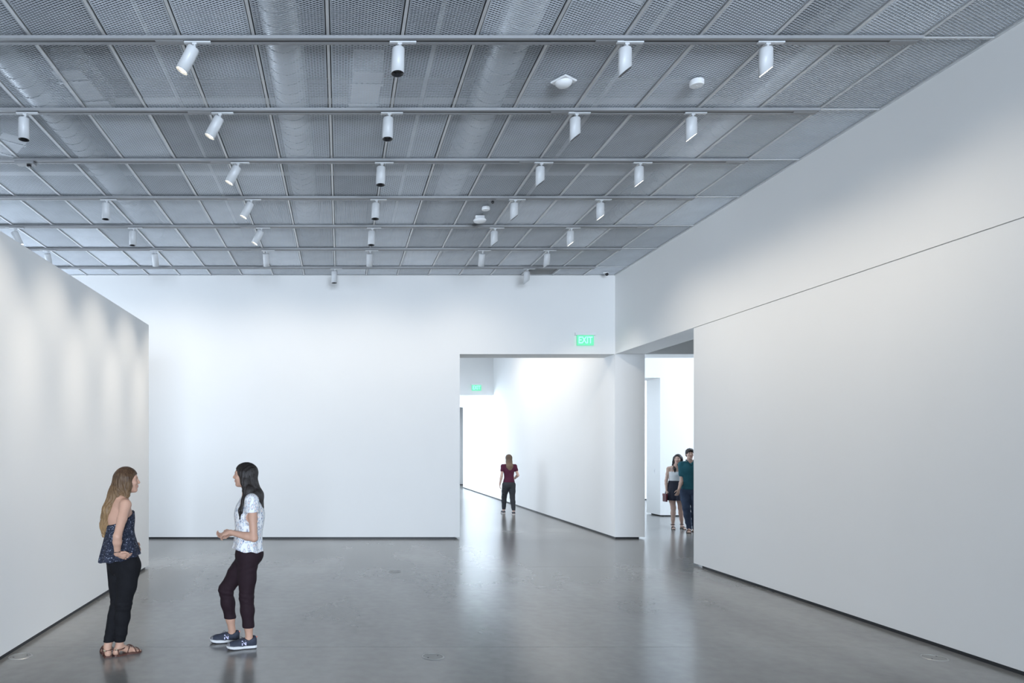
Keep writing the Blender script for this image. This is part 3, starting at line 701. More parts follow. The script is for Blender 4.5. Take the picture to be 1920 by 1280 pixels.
def build_body(root, J, h, skin, name='body'):
    """J: dict of joints and options -> one continuous mesh"""
    prims = []; k_of = []
    def put(ps, k):
        for p in (ps if isinstance(ps, list) else [ps]): prims.append(p); k_of.append(k)
    sc = J.get('sc', 1.0)
    put(loft(J['torso']), 0.02)
    nb, hc = np.asarray(J['neck'], float), np.asarray(J['head'], float); A = J['A']
    put(chain((nb-V3(0, 0, 0.03), 0.058*sc), (nb+V3(0, 0, 0.03), 0.051*sc), (hc-0.02*A[0]-0.06*A[2], 0.048*sc)), 0.03)
    for s in 'LR':
        sh, el, wr = J['sh'+s], J['el'+s], J['wr'+s]
        put(chain((nb-V3(0, 0, 0.01), 0.045*sc), (np.asarray(sh, float), 0.045*sc)), 0.045)
        put(arm_prims(sh, el, wr, J.get('armsc', sc)), 0.02)
        put(leg_prims(J['hip'+s], J['kn'+s], J['an'+s], sc), 0.03)
        put(foot_prims(np.asarray(J['an'+s], float), J['ft'+s], sc*0.97), 0.012)
    if J.get('bust', True):
        for p in J.get('bust_pts', []): put(ell(p, (0.05, 0.05, 0.048)), 0.035)
    nh = len(prims)
    for s in 'LR': put(hand_fn(np.asarray(J['wr'+s], float), *J['hand'+s][:3], **J['hand'+s][3]), 0.006)
    hadd, hsub, P, E = head_fn(hc, A, J.get('hsc', 1.0))
    F = Field(prims+[p for p, k in hadd], h)
    G = Field(prims+[p for p, k in hadd], h) if False else None
    for p, k in hadd: F._apply(p, k, 'add')
    for p, k in hsub: F._apply(p, k, 'sub')
    for p, k in zip(prims, k_of): F._apply(p, k, 'add')
    b = link(name, F.mesh(name, skin), None, root)
    return b, P, E
def sole_outline(d, L, wd, back=0.055):
    d = unit(V3(d[0], d[1], 0)); s = V3(-d[1], d[0], 0); pts = []
    for t, w_ in ((0, 0.55), (0.06, 0.74), (0.2, 0.78), (0.42, 0.70), (0.62, 0.92), (0.78, 1.0), (0.9, 0.84), (0.97, 0.52), (1.0, 0.2)): pts.append((t, w_))
    loop = [(-back+L*t, w_*wd/2) for t, w_ in pts] + [(-back+L*t, -w_*wd/2) for t, w_ in reversed(pts)]
    return [(d*a+s*b) for a, b in loop]
def slab_sole(name, ank, d, L, wd, z0, z1, m, parent, back=0.055, grow=0.0, toe_up=0.0):
    bm = bmesh.new(); o = sole_outline(d, L, wd, back); g = V3(ank[0], ank[1], 0); n = len(o); dd = unit(V3(d[0], d[1], 0))
    up = lambda p: toe_up*max(0.0, (float(p@dd)-0.10)/0.09)**2
    lo = [bm.verts.new(g+p*(1+grow)+V3(0, 0, z0+up(p))) for p in o]; hi = [bm.verts.new(g+p+V3(0, 0, z1+up(p))) for p in o]
    bm.faces.new(lo[::-1]); bm.faces.new(hi)
    for i in range(n): bm.faces.new((lo[i], lo[(i+1) % n], hi[(i+1) % n], hi[i]))
    bmesh.ops.recalc_face_normals(bm, faces=bm.faces)
    return obj(name, bm, m, parent)
def strap_arc(bm, ank, d, f0, f1, h_, wd, r=0.0045, zb=0.015):
    """strap across the foot from the near side at f0 to the other side at f1"""
    d = unit(V3(d[0], d[1], 0)); s = V3(-d[1], d[0], 0); g = V3(ank[0], ank[1], 0); pts = []
    for i in range(11):
        t = i/10; a = math.pi*t; pts.append(g+d*(f0+(f1-f0)*t)+s*(wd/2)*math.cos(a)+V3(0, 0, zb+h_*math.sin(a)**0.8))
    tube(bm, pts, r, 6)
def ankle_strap(bm, c, R_, r=0.004, tilt=(0, 0)):
    pts = [V3(c[0]+R_*math.cos(a), c[1]+R_*math.sin(a), c[2]+tilt[0]*math.cos(a)+tilt[1]*math.sin(a)) for a in np.linspace(0, 2*math.pi, 19)]
    tube(bm, pts, r, 6, cap=False)
M_BLKCLOTH = mat('black_denim', (0.010, 0.010, 0.012), 0.85, var=0.15, scale=20, bump=0.15, bscale=50, spec=0.15)
M_BROWNL = mat('brown_leather', (0.085, 0.032, 0.022), 0.5, var=0.15, scale=30)
M_METALB = mat('brass_buckle', (0.7, 0.62, 0.45), 0.3, metal=1.0)

# ---- woman in the navy floral top, seen from behind at the left -------------------------------
def woman_floral():
    root = person_root(-1.93, 6.11, 'woman with long wavy light-brown hair in navy floral top and black trousers')
    yc, yh = math.radians(40), math.radians(58); A = frame(math.radians(13), math.radians(2))
    S = torso_f(1.345, (0.032, 0.0), (-0.008, 0.0), yh, yc, 0.97, z_cr=0.70)
    hc = V3(0.055, 0.035, 1.515)
    J = dict(torso=S, neck=(0.008, 0.01, 1.355), head=hc, A=A, sc=0.95, hsc=0.97,
             shR=(0.088, -0.122, 1.315), elR=(0.062, -0.262, 1.06), wrR=(0.042, -0.205, 0.905),
             shL=(-0.098, 0.13, 1.315), elL=(-0.07, 0.235, 1.07), wrL=(0.06, 0.215, 0.93),
             hipR=(0.095, -0.040, 0.76), knR=(0.048, -0.045, 0.445), anR=(0.010, -0.045, 0.085),
             hipL=(-0.032, 0.045, 0.76), knL=(-0.022, 0.02, 0.445), anL=(-0.083, -0.075, 0.085),
             ftR=(0.78, 0.62), ftL=(-0.45, 0.89),
             handR=((0.85, 0.42, -0.42), (0.35, 0.9, 0.1), V3(0.6, 0, 0.9), dict(curl=(0.35, 0.45, 0.4), sc=0.86, thumb_in=-0.2)),
             handL=((0.6, -0.5, -0.6), (-0.3, -0.9, 0), V3(0.6, 0, 0.8), dict(curl=(0.3, 0.3, 0.3), sc=0.92)))
    body, P, E = build_body(root, J, 0.004, M_SKIN)
    face_bits(root, P, A, 0.97, mat('brow_brown', (0.12, 0.07, 0.04), 0.6))
    # trousers
    pr = [clipz(loft(S, 0.009), zmax=0.93)]
    lr = leg_prims(J['hipR'], J['knR'], J['anR'], 0.97, 0.010, 0.118); ll = leg_prims(J['hipL'], J['knL'], J['anL'], 0.97, 0.010, 0.122)
    F = Field(pr+lr+ll, 0.005).add(pr).add(lr, 0.03)
    G = Field(pr+lr+ll, 0.005).add(ll, 0.0); F.add(ll, 0.004)
    F.disp(lambda x, y, z: 0.0022*np.sin(z*150+6*x+4*y)*np.exp(-((z-0.445)/0.05)**2)+0.0016*np.sin(z*120+20*x)*np.exp(-((z-0.17)/0.06)**2))
    F.cut(lambda x, y, z: 0.119-z+0*x+0*y)
    link('trousers', F.mesh('trousers', M_BLKCLOTH), None, root)
    # flared halter top
    Ff = V3(math.cos(yc), math.sin(yc), 0)
    mt = pattern_mat('navy_floral_cloth', [(0.0, (0.30, 0.33, 0.40)), (0.42, (0.09, 0.10, 0.15)), (0.52, (0.014, 0.017, 0.030)), (0.74, (0.07, 0.08, 0.12)), (0.80, (0.014, 0.017, 0.030))], 62)
    fold = lambda th, z: 0.050*np.clip((1.04-z)/0.20, 0, 1)*np.sin(9*th+0.6+0.8*np.sin(2*th))
    T = loft([(1.27, 0.004, 0.004, 0.136, 0.112, yc), (1.18, 0.0, 0, 0.147, 0.124, yc), (1.08, 0.0, 0, 0.143, 0.118, yc), (0.98, 0.0, 0.0, 0.160, 0.140, yc), (0.90, 0.002, 0, 0.178, 0.160, yc), (0.80, 0.004, 0, 0.196, 0.182, yc)], 0, fold)
    Ti = loft([(0.93, 0.002, 0, 0.160, 0.145, yc), (0.79, 0.004, 0, 0.185, 0.170, yc)], 0, fold)
    F = Field([T], 0.004).add(T).sub(Ti)
    F.cut(lambda x, y, z: z-(1.190+0.52*(x*Ff[0]+y*Ff[1]))); F.cut(lambda x, y, z: (0.845+0.16*x+0.10*y+0.006*np.sin(60*x))-z)
    top = link('top', F.mesh('top', mt), None, root); top['label'] = 'navy floral sleeveless top with flared hem'
    # hair
    mh = hair_ombre('hair_light_brown', (0.045, 0.021, 0.011), (0.34, 0.215, 0.105), 1.00, 1.58)
    back = [(P(-0.035, 0.0, 0.01), 0.086), ((-0.020, 0.010, 1.40), 0.074), ((-0.080, -0.030, 1.26), 0.062), ((-0.108, -0.035, 1.13), 0.048), ((-0.125, -0.035, 1.04), 0.016)]
    side = [(P(0.005, -0.062, 0.03), 0.038), (P(0.012, -0.070, -0.045), 0.030), (P(-0.01, -0.066, -0.125), 0.026), ((0.012, -0.07, 1.30), 0.012)]
    sideL = [(P(0.005, 0.062, 0.03), 0.036), (P(0.012, 0.068, -0.045), 0.028), (P(-0.01, 0.064, -0.13), 0.022)]
    pr = [E((-0.016, 0, 0.036), (0.106, 0.087, 0.088))]+chain(*back)
    sd = chain(*side)+chain(*sideL)
    F = Field(pr+sd, 0.004).add(pr, 0.03).sub(E((0.108, 0, -0.045), (0.070, 0.10, 0.108)), 0.008).add(sd, 0.012)
    F.disp(lambda x, y, z: 0.0032*np.sin(260*(0.75*x-0.65*y)+5*np.sin(13*z)+3*np.sin(31*z+9*x))*np.clip((1.60-z)/0.1, 0.2, 1)+0.004*np.sin(45*(0.75*x-0.65*y)+14*z))
    hm = F.mesh('hair', mh, 1); hair = link('hair', hm, None, root)
    bm = strands([back], 90, 3, 0.0042, 0.009, 0.75); o = obj('lock', bm, mh, hair, True); o['kind'] = 'stuff'
    bm = strands([side], 24, 4, 0.003, 0.004, 0.8); o = obj('lock', bm, mh, hair, True); o['kind'] = 'stuff'
    # bracelet
    bm = bmesh.new(); ankle_strap(bm, (0.044, -0.211, 0.918), 0.028, 0.0035, (0.004, -0.006)); obj('bracelet', bm, M_BLACK, root, True)
    # sandals
    for an, ft in ((J['anR'], J['ftR']), (J['anL'], J['ftL'])):
        sd_ = slab_sole('sandal', an, ft, 0.252, 0.094, 0.0, 0.014, M_BROWNL, root, 0.052)
        bm = bmesh.new()
        strap_arc(bm, an, ft, 0.045, 0.135, 0.062, 0.082); strap_arc(bm, an, ft, 0.135, 0.055, 0.058, 0.082); strap_arc(bm, an, ft, 0.150, 0.165, 0.026, 0.08)
        ankle_strap(bm, (an[0], an[1], 0.062), 0.046, 0.0045, (0.004, 0.004)); g = V3(an[0], an[1], 0); d = unit(V3(*ft, 0)); s_ = V3(-d[1], d[0], 0)
        for sg in (1, -1): tube(bm, [g-d*0.02+s_*0.040*sg+V3(0, 0, 0.012), g-d*0.028+s_*0.040*sg+V3(0, 0, 0.06)], 0.0045, 6)
        obj('strap', bm, M_BROWNL, sd_, True)
        bm = bmesh.new(); c = g+V3(-0.01, -0.050, 0.062); bx(bm, c[0]-0.008, c[0]+0.008, c[1]-0.002, c[1]+0.004, c[2]-0.007, c[2]+0.007, 0.002); obj('buckle', bm, M_METALB, sd_)
woman_floral()

# ---- woman in the white patterned blouse, in profile -------------------------------------------
def woman_blouse():
    root = person_root(-0.891, 6.37, 'woman with long black hair in white patterned blouse and dark cropped trousers')
    yc, yh = math.radians(193), math.radians(186); A = frame(math.radians(181), math.radians(1))
    Fc = V3(math.cos(yc), math.sin(yc), 0)
    S = torso_f(1.355, (0.050, 0.0), (0.062, 0.0), yh, yc, 0.95, z_cr=0.73)
    hc = V3(0.018, 0.0, 1.553)
    J = dict(torso=S, neck=(0.060, 0.0, 1.375), head=hc, A=A, sc=0.95, hsc=0.97,
             shL=(0.102, -0.150, 1.325), elL=(0.128, -0.205, 1.005), wrL=(-0.092, -0.150, 1.050),
             shR=(0.040, 0.150, 1.325), elR=(0.060, 0.215, 1.04), wrR=(-0.120, 0.010, 1.015),
             hipL=(0.055, -0.075, 0.79), knL=(0.046, -0.085, 0.455), anL=(0.072, -0.090, 0.088),
             hipR=(0.035, 0.075, 0.79), knR=(-0.165, 0.07, 0.495), anR=(-0.110, 0.10, 0.092),
             ftL=(-0.965, -0.26), ftR=(-0.99, -0.10), armsc=0.92,
             bust_pts=[V3(0.062, 0, 1.185)+0.055*Fc+V3(0.016, -0.06, 0), V3(0.062, 0, 1.185)+0.055*Fc+V3(-0.016, 0.06, 0)],
             handL=((-0.92, 0.30, -0.22), (-0.15, 0.55, -0.8), V3(-0.2, 0.9, 0.6), dict(curl=(0.45, 0.55, 0.45), sc=0.92, thumb_in=0.15)),
             handR=((-0.90, -0.35, -0.18), (-0.1, -0.55, 0.8), V3(-0.2, -0.7, 0.6), dict(curl=(0.35, 0.5, 0.45), sc=0.92, thumb_in=0.2)))
    body, P, E = build_body(root, J, 0.004, M_SKIN)
    face_bits(root, P, A, 0.97, M_BROWD)
    mt = mat('plum_black_twill', (0.020, 0.010, 0.014), 0.8, var=0.12, scale=20, bump=0.12, bscale=60, spec=0.2)
    pr = [clipz(loft(S, 0.009), zmax=0.95), ell((0.105, 0.0, 0.835), (0.085, 0.13, 0.09))]
    ll = leg_prims(J['hipL'], J['knL'], J['anL'], 0.96, 0.010, 0.192); lr = leg_prims(J['hipR'], J['knR'], J['anR'], 0.96, 0.010, 0.232)
    F = Field(pr+lr+ll, 0.005).add(pr, 0.03).add(lr, 0.03).add(ll, 0.025)
    F.disp(lambda x, y, z: 0.0020*np.sin(z*140+30*x)*np.exp(-((z-0.47)/0.06)**2)+0.0018*np.sin(z*120-40*x)*np.exp(-((z-0.72)/0.05)**2))
    link('trousers', F.mesh('trousers', mt), None, root)
    # blouse
    mb = pattern_mat('white_feather_print', [(0.0, (0.80, 0.80, 0.80)), (0.44, (0.80, 0.42, 0.24)), (0.48, (0.80, 0.80, 0.80)), (0.585, (0.10, 0.13, 0.25)), (0.66, (0.80, 0.80, 0.80)), (0.74, (0.30, 0.40, 0.55)), (0.79, (0.80, 0.80, 0.80))], 26, stretch=(1.7, 1.7, 0.8))
    fold = lambda th, z: 0.05*np.clip((1.05-z)/0.15, 0, 1)*np.sin(7*th+1.0)
    SB = [(0.84, 0.048, 0.0, 0.180, 0.145, yh), (0.93, 0.048, 0, 0.168, 0.132, yh), (1.03, 0.055, 0, 0.155, 0.125, yc), (1.12, 0.062, 0, 0.158, 0.132, yc), (1.20, 0.062, 0, 0.165, 0.140, yc), (1.28, 0.062, 0, 0.162, 0.118, yc), (1.345, 0.062, 0, 0.128, 0.082, yc), (1.40, 0.06, 0, 0.066, 0.055, yc)]
    T = loft(SB, 0.0, fold); sl = []
    for s in 'LR':
        sh, el = np.array(J['sh'+s]), np.array(J['el'+s]); sl += chain((np.array((0.06, 0, 1.37)), 0.048), (sh+V3(0, 0, 0.004), 0.058), (sh+(el-sh)*0.27, 0.062))
    ar = [cap(np.array(J['sh'+s])+(np.array(J['el'+s])-np.array(J['sh'+s]))*0.25, np.array(J['sh'+s])+(np.array(J['el'+s])-np.array(J['sh'+s]))*0.5, 0.049, 0.049) for s in 'LR']
    F = Field([T]+sl, 0.004).add(T).add(sl, 0.03)
    F.cut(lambda x, y, z: (0.878-0.10*x+0.005*np.sin(50*x+20*y))-z)
    nb = np.array(J['neck'])
    F.sub([cap(nb+V3(0, 0, 0.06), nb+V3(0, 0, 0.01)+0.02*Fc, 0.058, 0.060), cap(nb+0.09*Fc+V3(0, 0, 0.02), nb+0.165*Fc+V3(0, 0, -0.13), 0.058, 0.010)], 0.006)
    for s in 'LR':
        sh, el = np.array(J['sh'+s]), np.array(J['el'+s]); u = unit(el-sh); c0 = sh+(el-sh)*0.30
        near = ell(c0+u*0.06, (0.085, 0.075, 0.075))
        F.sub(Prim(near.lo, near.hi, lambda x, y, z, c0=c0, u=u, g=near.f, yy=sh[1]: np.maximum(np.maximum(g(x, y, z), -((x-c0[0])*u[0]+(y-c0[1])*u[1]+(z-c0[2])*u[2])), (0.118-np.abs(y)+0*x+0*z))), 0.0)
    F.disp(lambda x, y, z: 0.0018*np.sin(55*x+40*z+10*y)*np.clip((1.1-z)/0.1, 0, 1))
    bl = link('blouse', F.mesh('blouse', mb), None, root); bl['label'] = 'white blouse with blue and orange feather print'
    # hair
    back = [(P(-0.030, 0, 0.0), 0.088), (P(-0.055, 0, -0.10), 0.072), ((0.115, -0.005, 1.36), 0.075), ((0.150, -0.02, 1.26), 0.040), ((0.165, -0.02, 1.20), 0.014)]
    near = [(P(0.000, 0.062, 0.025), 0.038), (P(-0.012, 0.075, -0.06), 0.036), (P(-0.045, 0.088, -0.14), 0.042), ((0.045, -0.115, 1.33), 0.038), ((0.010, -0.125, 1.24), 0.028), ((-0.004, -0.128, 1.165), 0.010)]
    far = [(P(0.000, -0.062, 0.025), 0.036), (P(-0.008, -0.074, -0.06), 0.032), (P(0.0, -0.085, -0.15), 0.026), ((-0.0, 0.105, 1.30), 0.018)]
    pr = [E((-0.018, 0, 0.034), (0.106, 0.086, 0.087))]+chain(*back)
    sd = chain(*near)+chain(*far)
    F = Field(pr+sd, 0.004).add(pr, 0.03).sub(E((0.108, 0, -0.045), (0.072, 0.10, 0.112)), 0.008).add(sd, 0.025)
    F.disp(lambda x, y, z: 0.0022*np.sin(300*(0.6*x-0.8*y)+4*np.sin(9*z)))
    hair = link('hair', F.mesh('hair', M_HAIRD, 1), None, root)
    bm = strands([back], 60, 11, 0.0035, 0.006, 0.8); o = obj('lock', bm, M_HAIRD, hair, True); o['kind'] = 'stuff'
    bm = strands([near], 45, 12, 0.003, 0.004, 0.8); o = obj('lock', bm, M_HAIRD, hair, True); o['kind'] = 'stuff'
    # running shoes
    mu = mat('navy_mesh_upper', (0.028, 0.034, 0.055), 0.75, var=0.2, scale=60); mg = mat('grey_mesh_toe', (0.16, 0.16, 0.17), 0.8, var=0.15, scale=80)
    mso = mat('white_foam_sole', (0.66, 0.66, 0.66), 0.6, var=0.04); mo = mat('dark_outsole', (0.03, 0.03, 0.035), 0.7)
    ml = mat('lilac_logo', (0.62, 0.60, 0.80), 0.4)
    for an, ft in ((J['anL'], J['ftL']), (J['anR'], J['ftR'])):
        d = unit(V3(*ft, 0)); s_ = V3(-d[1], d[0], 0); g = V3(an[0], an[1], 0)
        pr = chain((g-d*0.028+V3(0, 0, 0.078), 0.040), (g-d*0.028+V3(0, 0, 0.042), 0.040))+chain((g+V3(0, 0, 0.066), 0.042), (g+d*0.075+V3(0, 0, 0.048), 0.039), (g+d*0.14+V3(0, 0, 0.036), 0.037), (g+d*0.172+V3(0, 0, 0.034), 0.030))
        F = Field(pr, 0.004).add(pr, 0.02).sub(cap((an[0], an[1], 0.10), (an[0]+0.0*d[0], an[1], 0.16), 0.040, 0.055), 0.004).cut(lambda x, y, z: 0.022-z+0*x+0*y)
        sh = link('shoe', F.mesh('shoe', mu), None, root)
        F2 = Field(pr, 0.004).add([cap(g+d*0.125+V3(0, 0, 0.037), g+d*0.174+V3(0, 0, 0.034), 0.0385, 0.0315)]).cut(lambda x, y, z: 0.022-z+0*x+0*y); link('toe_panel', F2.mesh('toe_panel', mg), None, sh)
        slab_sole('midsole', an, ft, 0.275, 0.100, 0.008, 0.030, mso, sh, 0.066, -0.03, 0.008); slab_sole('outsole', an, ft, 0.268, 0.096, 0.0, 0.008, mo, sh, 0.063, -0.04, 0.008)
        bm = bmesh.new(); strap_arc(bm, an, ft, 0.060, 0.072, 0.056, 0.05, 0.003, 0.040); strap_arc(bm, an, ft, 0.082, 0.094, 0.048, 0.05, 0.003, 0.036); strap_arc(bm, an, ft, 0.104, 0.114, 0.041, 0.05, 0.003, 0.032)
        tube(bm, [g+d*0.055+V3(0, 0, 0.095), g+d*0.075+V3(0, -0.01, 0.112), g+d*0.085+V3(0, -0.02, 0.100)], 0.0025, 5); obj('laces', bm, mat('lace_cord', (0.10, 0.10, 0.12), 0.8), sh, True)
        me = text_mesh('N', 0.058, 0.0015, 'logo'); me.materials.clear(); me.materials.append(ml); o = link('logo', me, None, sh)
        nrm = s_ if s_[1] < 0 else -s_                         # side towards the viewer
        xax = unit(np.cross(V3(0, 0, 1), nrm)); tl = math.radians(22); nn = unit(nrm*math.cos(tl)+V3(0, 0, 1)*math.sin(tl)); ya = np.cross(nn, xax)
        pos = g+d*0.052+nrm*0.0415+V3(0, 0, 0.058); o.matrix_local = Matrix(((xax[0], ya[0], nn[0], pos[0]), (xax[1], ya[1], nn[1], pos[1]), (xax[2], ya[2], nn[2], pos[2]), (0, 0, 0, 1)))
        bm = bmesh.new(); ring = [g-d*0.03+V3(0.030*math.cos(a), 0.030*math.sin(a), 0.10) for a in np.linspace(0, 2*math.pi, 13)]
        bmesh.ops.create_uvsphere(bm, u_segments=8, v_segments=6, radius=0.008, matrix=Matrix.Translation(g-d*0.066+V3(0, 0, 0.098))); obj('heel_tab', bm, mat('coral_tab', (0.6, 0.2, 0.15), 0.6), sh, True)
woman_blouse()

# ---- smaller figures beyond -----------------------------------------------------------------------
def std(h, yaw, **kw):
    s = h/1.65; c, n = math.cos(yaw), math.sin(yaw)
    def T(f, l, u): return V3(f*c-l*n, f*n+l*c, u)*s
    J = dict(neck=T(0, 0, 1.385), head=T(0.025, 0, 1.54), shL=T(0, 0.165, 1.335), shR=T(0, -0.165, 1.335), elL=T(-0.02, 0.215, 1.06), elR=T(-0.02, -0.215, 1.06),
             wrL=T(0.04, 0.225, 0.83), wrR=T(0.04, -0.225, 0.83), hipL=T(0, 0.085, 0.80), hipR=T(0, -0.085, 0.80), knL=T(0.02, 0.09, 0.46), knR=T(0.02, -0.09, 0.46),
             anL=T(-0.01, 0.09, 0.085), anR=T(-0.01, -0.09, 0.085), ftL=T(1, 0.12, 0)[:2], ftR=T(1, -0.12, 0)[:2], sc=s*0.95, hsc=min(1.0, s)*0.98, A=frame(kw.get('hyaw', yaw), kw.get('hpitch', 0)))
    J['torso'] = torso_f(1.355*s, (0, 0), (0, 0), yaw, yaw, s*0.95*kw.get('wide', 1), kw.get('male', False), 0.74*s)
    dn = V3(0, 0, -1)
    for sd, sg in (('L', 1), ('R', -1)): J['hand'+sd] = (dn+0.15*T(1, 0, 0), -sg*T(0, 1, 0), T(1, 0, 0), dict(curl=(0.25, 0.3, 0.3), sc=s*0.93))
    return J, T, s

def woman_maroon():
    root = person_root(4.532, 18.75, 'woman in maroon t-shirt and striped dark trousers walking away down the passage')
    J, T, s = std(1.60, math.pi/2)
    J.update(anL=T(0.20, 0.095, 0.085), knL=T(0.16, 0.095, 0.46), ftL=T(1, 0.1, 0)[:2], anR=T(-0.14, -0.10, 0.085), knR=T(-0.03, -0.09, 0.46),
             elR=T(-0.06, -0.235, 1.08), wrR=T(0.13, -0.20, 0.98), elL=T(-0.03, 0.21, 1.06), wrL=T(0.02, 0.245, 0.83))
    J['handR'] = (T(0.9, 0.4, 0.1), T(0, 1, 0), V3(0, 0, 1), dict(curl=(0.4, 0.5, 0.4), sc=0.9))
    body, P, E = build_body(root, J, 0.006, M_SKIN2); face_bits(root, P, J['A'], J['hsc'], M_BROWD)
    m, nt, b = nodes_of('black_striped_cloth'); L = nt.links.new; tc = nt.nodes.new('ShaderNodeTexCoord'); wv = nt.nodes.new('ShaderNodeTexWave'); wv.bands_direction = 'DIAGONAL'
    wv.inputs['Scale'].default_value = 26; wv.inputs['Distortion'].default_value = 0.6; L(tc.outputs['Object'], wv.inputs['Vector']); r = nt.nodes.new('ShaderNodeValToRGB')
    r.color_ramp.elements[0].position = 0.80; r.color_ramp.elements[0].color = (0.008, 0.010, 0.014, 1); r.color_ramp.elements[1].position = 0.92; r.color_ramp.elements[1].color = (0.08, 0.08, 0.085, 1)
    L(wv.outputs[0], r.inputs[0]); L(r.outputs[0], b.inputs['Base Color']); b.inputs['Roughness'].default_value = 0.8
    pr = [clipz(loft(J['torso'], 0.010), zmax=0.98*s)]; lg = leg_prims(J['hipL'], J['knL'], J['anL'], 0.96, 0.014, 0.11)+leg_prims(J['hipR'], J['knR'], J['anR'], 0.96, 0.014, 0.11)
    link('trousers', Field(pr+lg, 0.007).add(pr).add(lg, 0.025).mesh('trousers', m), None, root)
    mt = mat('maroon_jersey', (0.085, 0.018, 0.040), 0.8, var=0.1, scale=12, spec=0.2)
    T_ = clipz(loft(J['torso'], 0.016), zmin=0.885*s); sl = []
    for q in 'LR': sl += chain((J['neck']-V3(0, 0, 0.015), 0.045), (J['sh'+q]-V3(0, 0, 0.008), 0.052), (J['sh'+q]+(J['el'+q]-J['sh'+q])*0.45, 0.051))
    link('t_shirt', Field([T_]+sl, 0.006).add(T_).add(sl, 0.03).cut(lambda x, y, z: z-1.385*s+0*x+0*y).mesh('t_shirt', mt), None, root)
    mh = hair_ombre('hair_mid_brown', (0.085, 0.055, 0.038), (0.20, 0.135, 0.09), 1.25, 1.6)
    bk = [(P(-0.03, 0, 0.01), 0.085), (P(-0.05, 0, -0.10), 0.082), (T(-0.09, 0, 1.33), 0.075), (T(-0.10, 0, 1.26), 0.05)]
    pr = [E((-0.018, 0, 0.03), (0.106, 0.088, 0.092))]+chain(*bk)+[ell(T(-0.085, 0, 1.33), (0.095, 0.045, 0.09))]
    hair = link('hair', Field(pr, 0.006).add(pr, 0.03).sub(E((0.108, 0, -0.045), (0.072, 0.10, 0.112)), 0.008).mesh('hair', mh, 1), None, root)
    o = obj('lock', strands([bk], 40, 21, 0.004, 0.005, 0.8), mh, hair, True); o['kind'] = 'stuff'
    for q in 'LR':
        sh = slab_sole('shoe', J['an'+q], J['ft'+q], 0.25, 0.092, 0.0, 0.022, mat('pale_shoe_sole', (0.55, 0.52, 0.5), 0.6), root, 0.05)
        d = unit(V3(*J['ft'+q], 0)); g = V3(J['an'+q][0], J['an'+q][1], 0); pr = chain((g-d*0.02+V3(0, 0, 0.045), 0.040), (g+d*0.08+V3(0, 0, 0.04), 0.038), (g+d*0.15+V3(0, 0, 0.03), 0.032))
        link('upper', Field(pr, 0.006).add(pr, 0.02).cut(lambda x, y, z: 0.02-z+0*x+0*y).mesh('upper', mat('dark_shoe_upper', (0.06, 0.06, 0.07), 0.7)), None, sh)
woman_maroon()

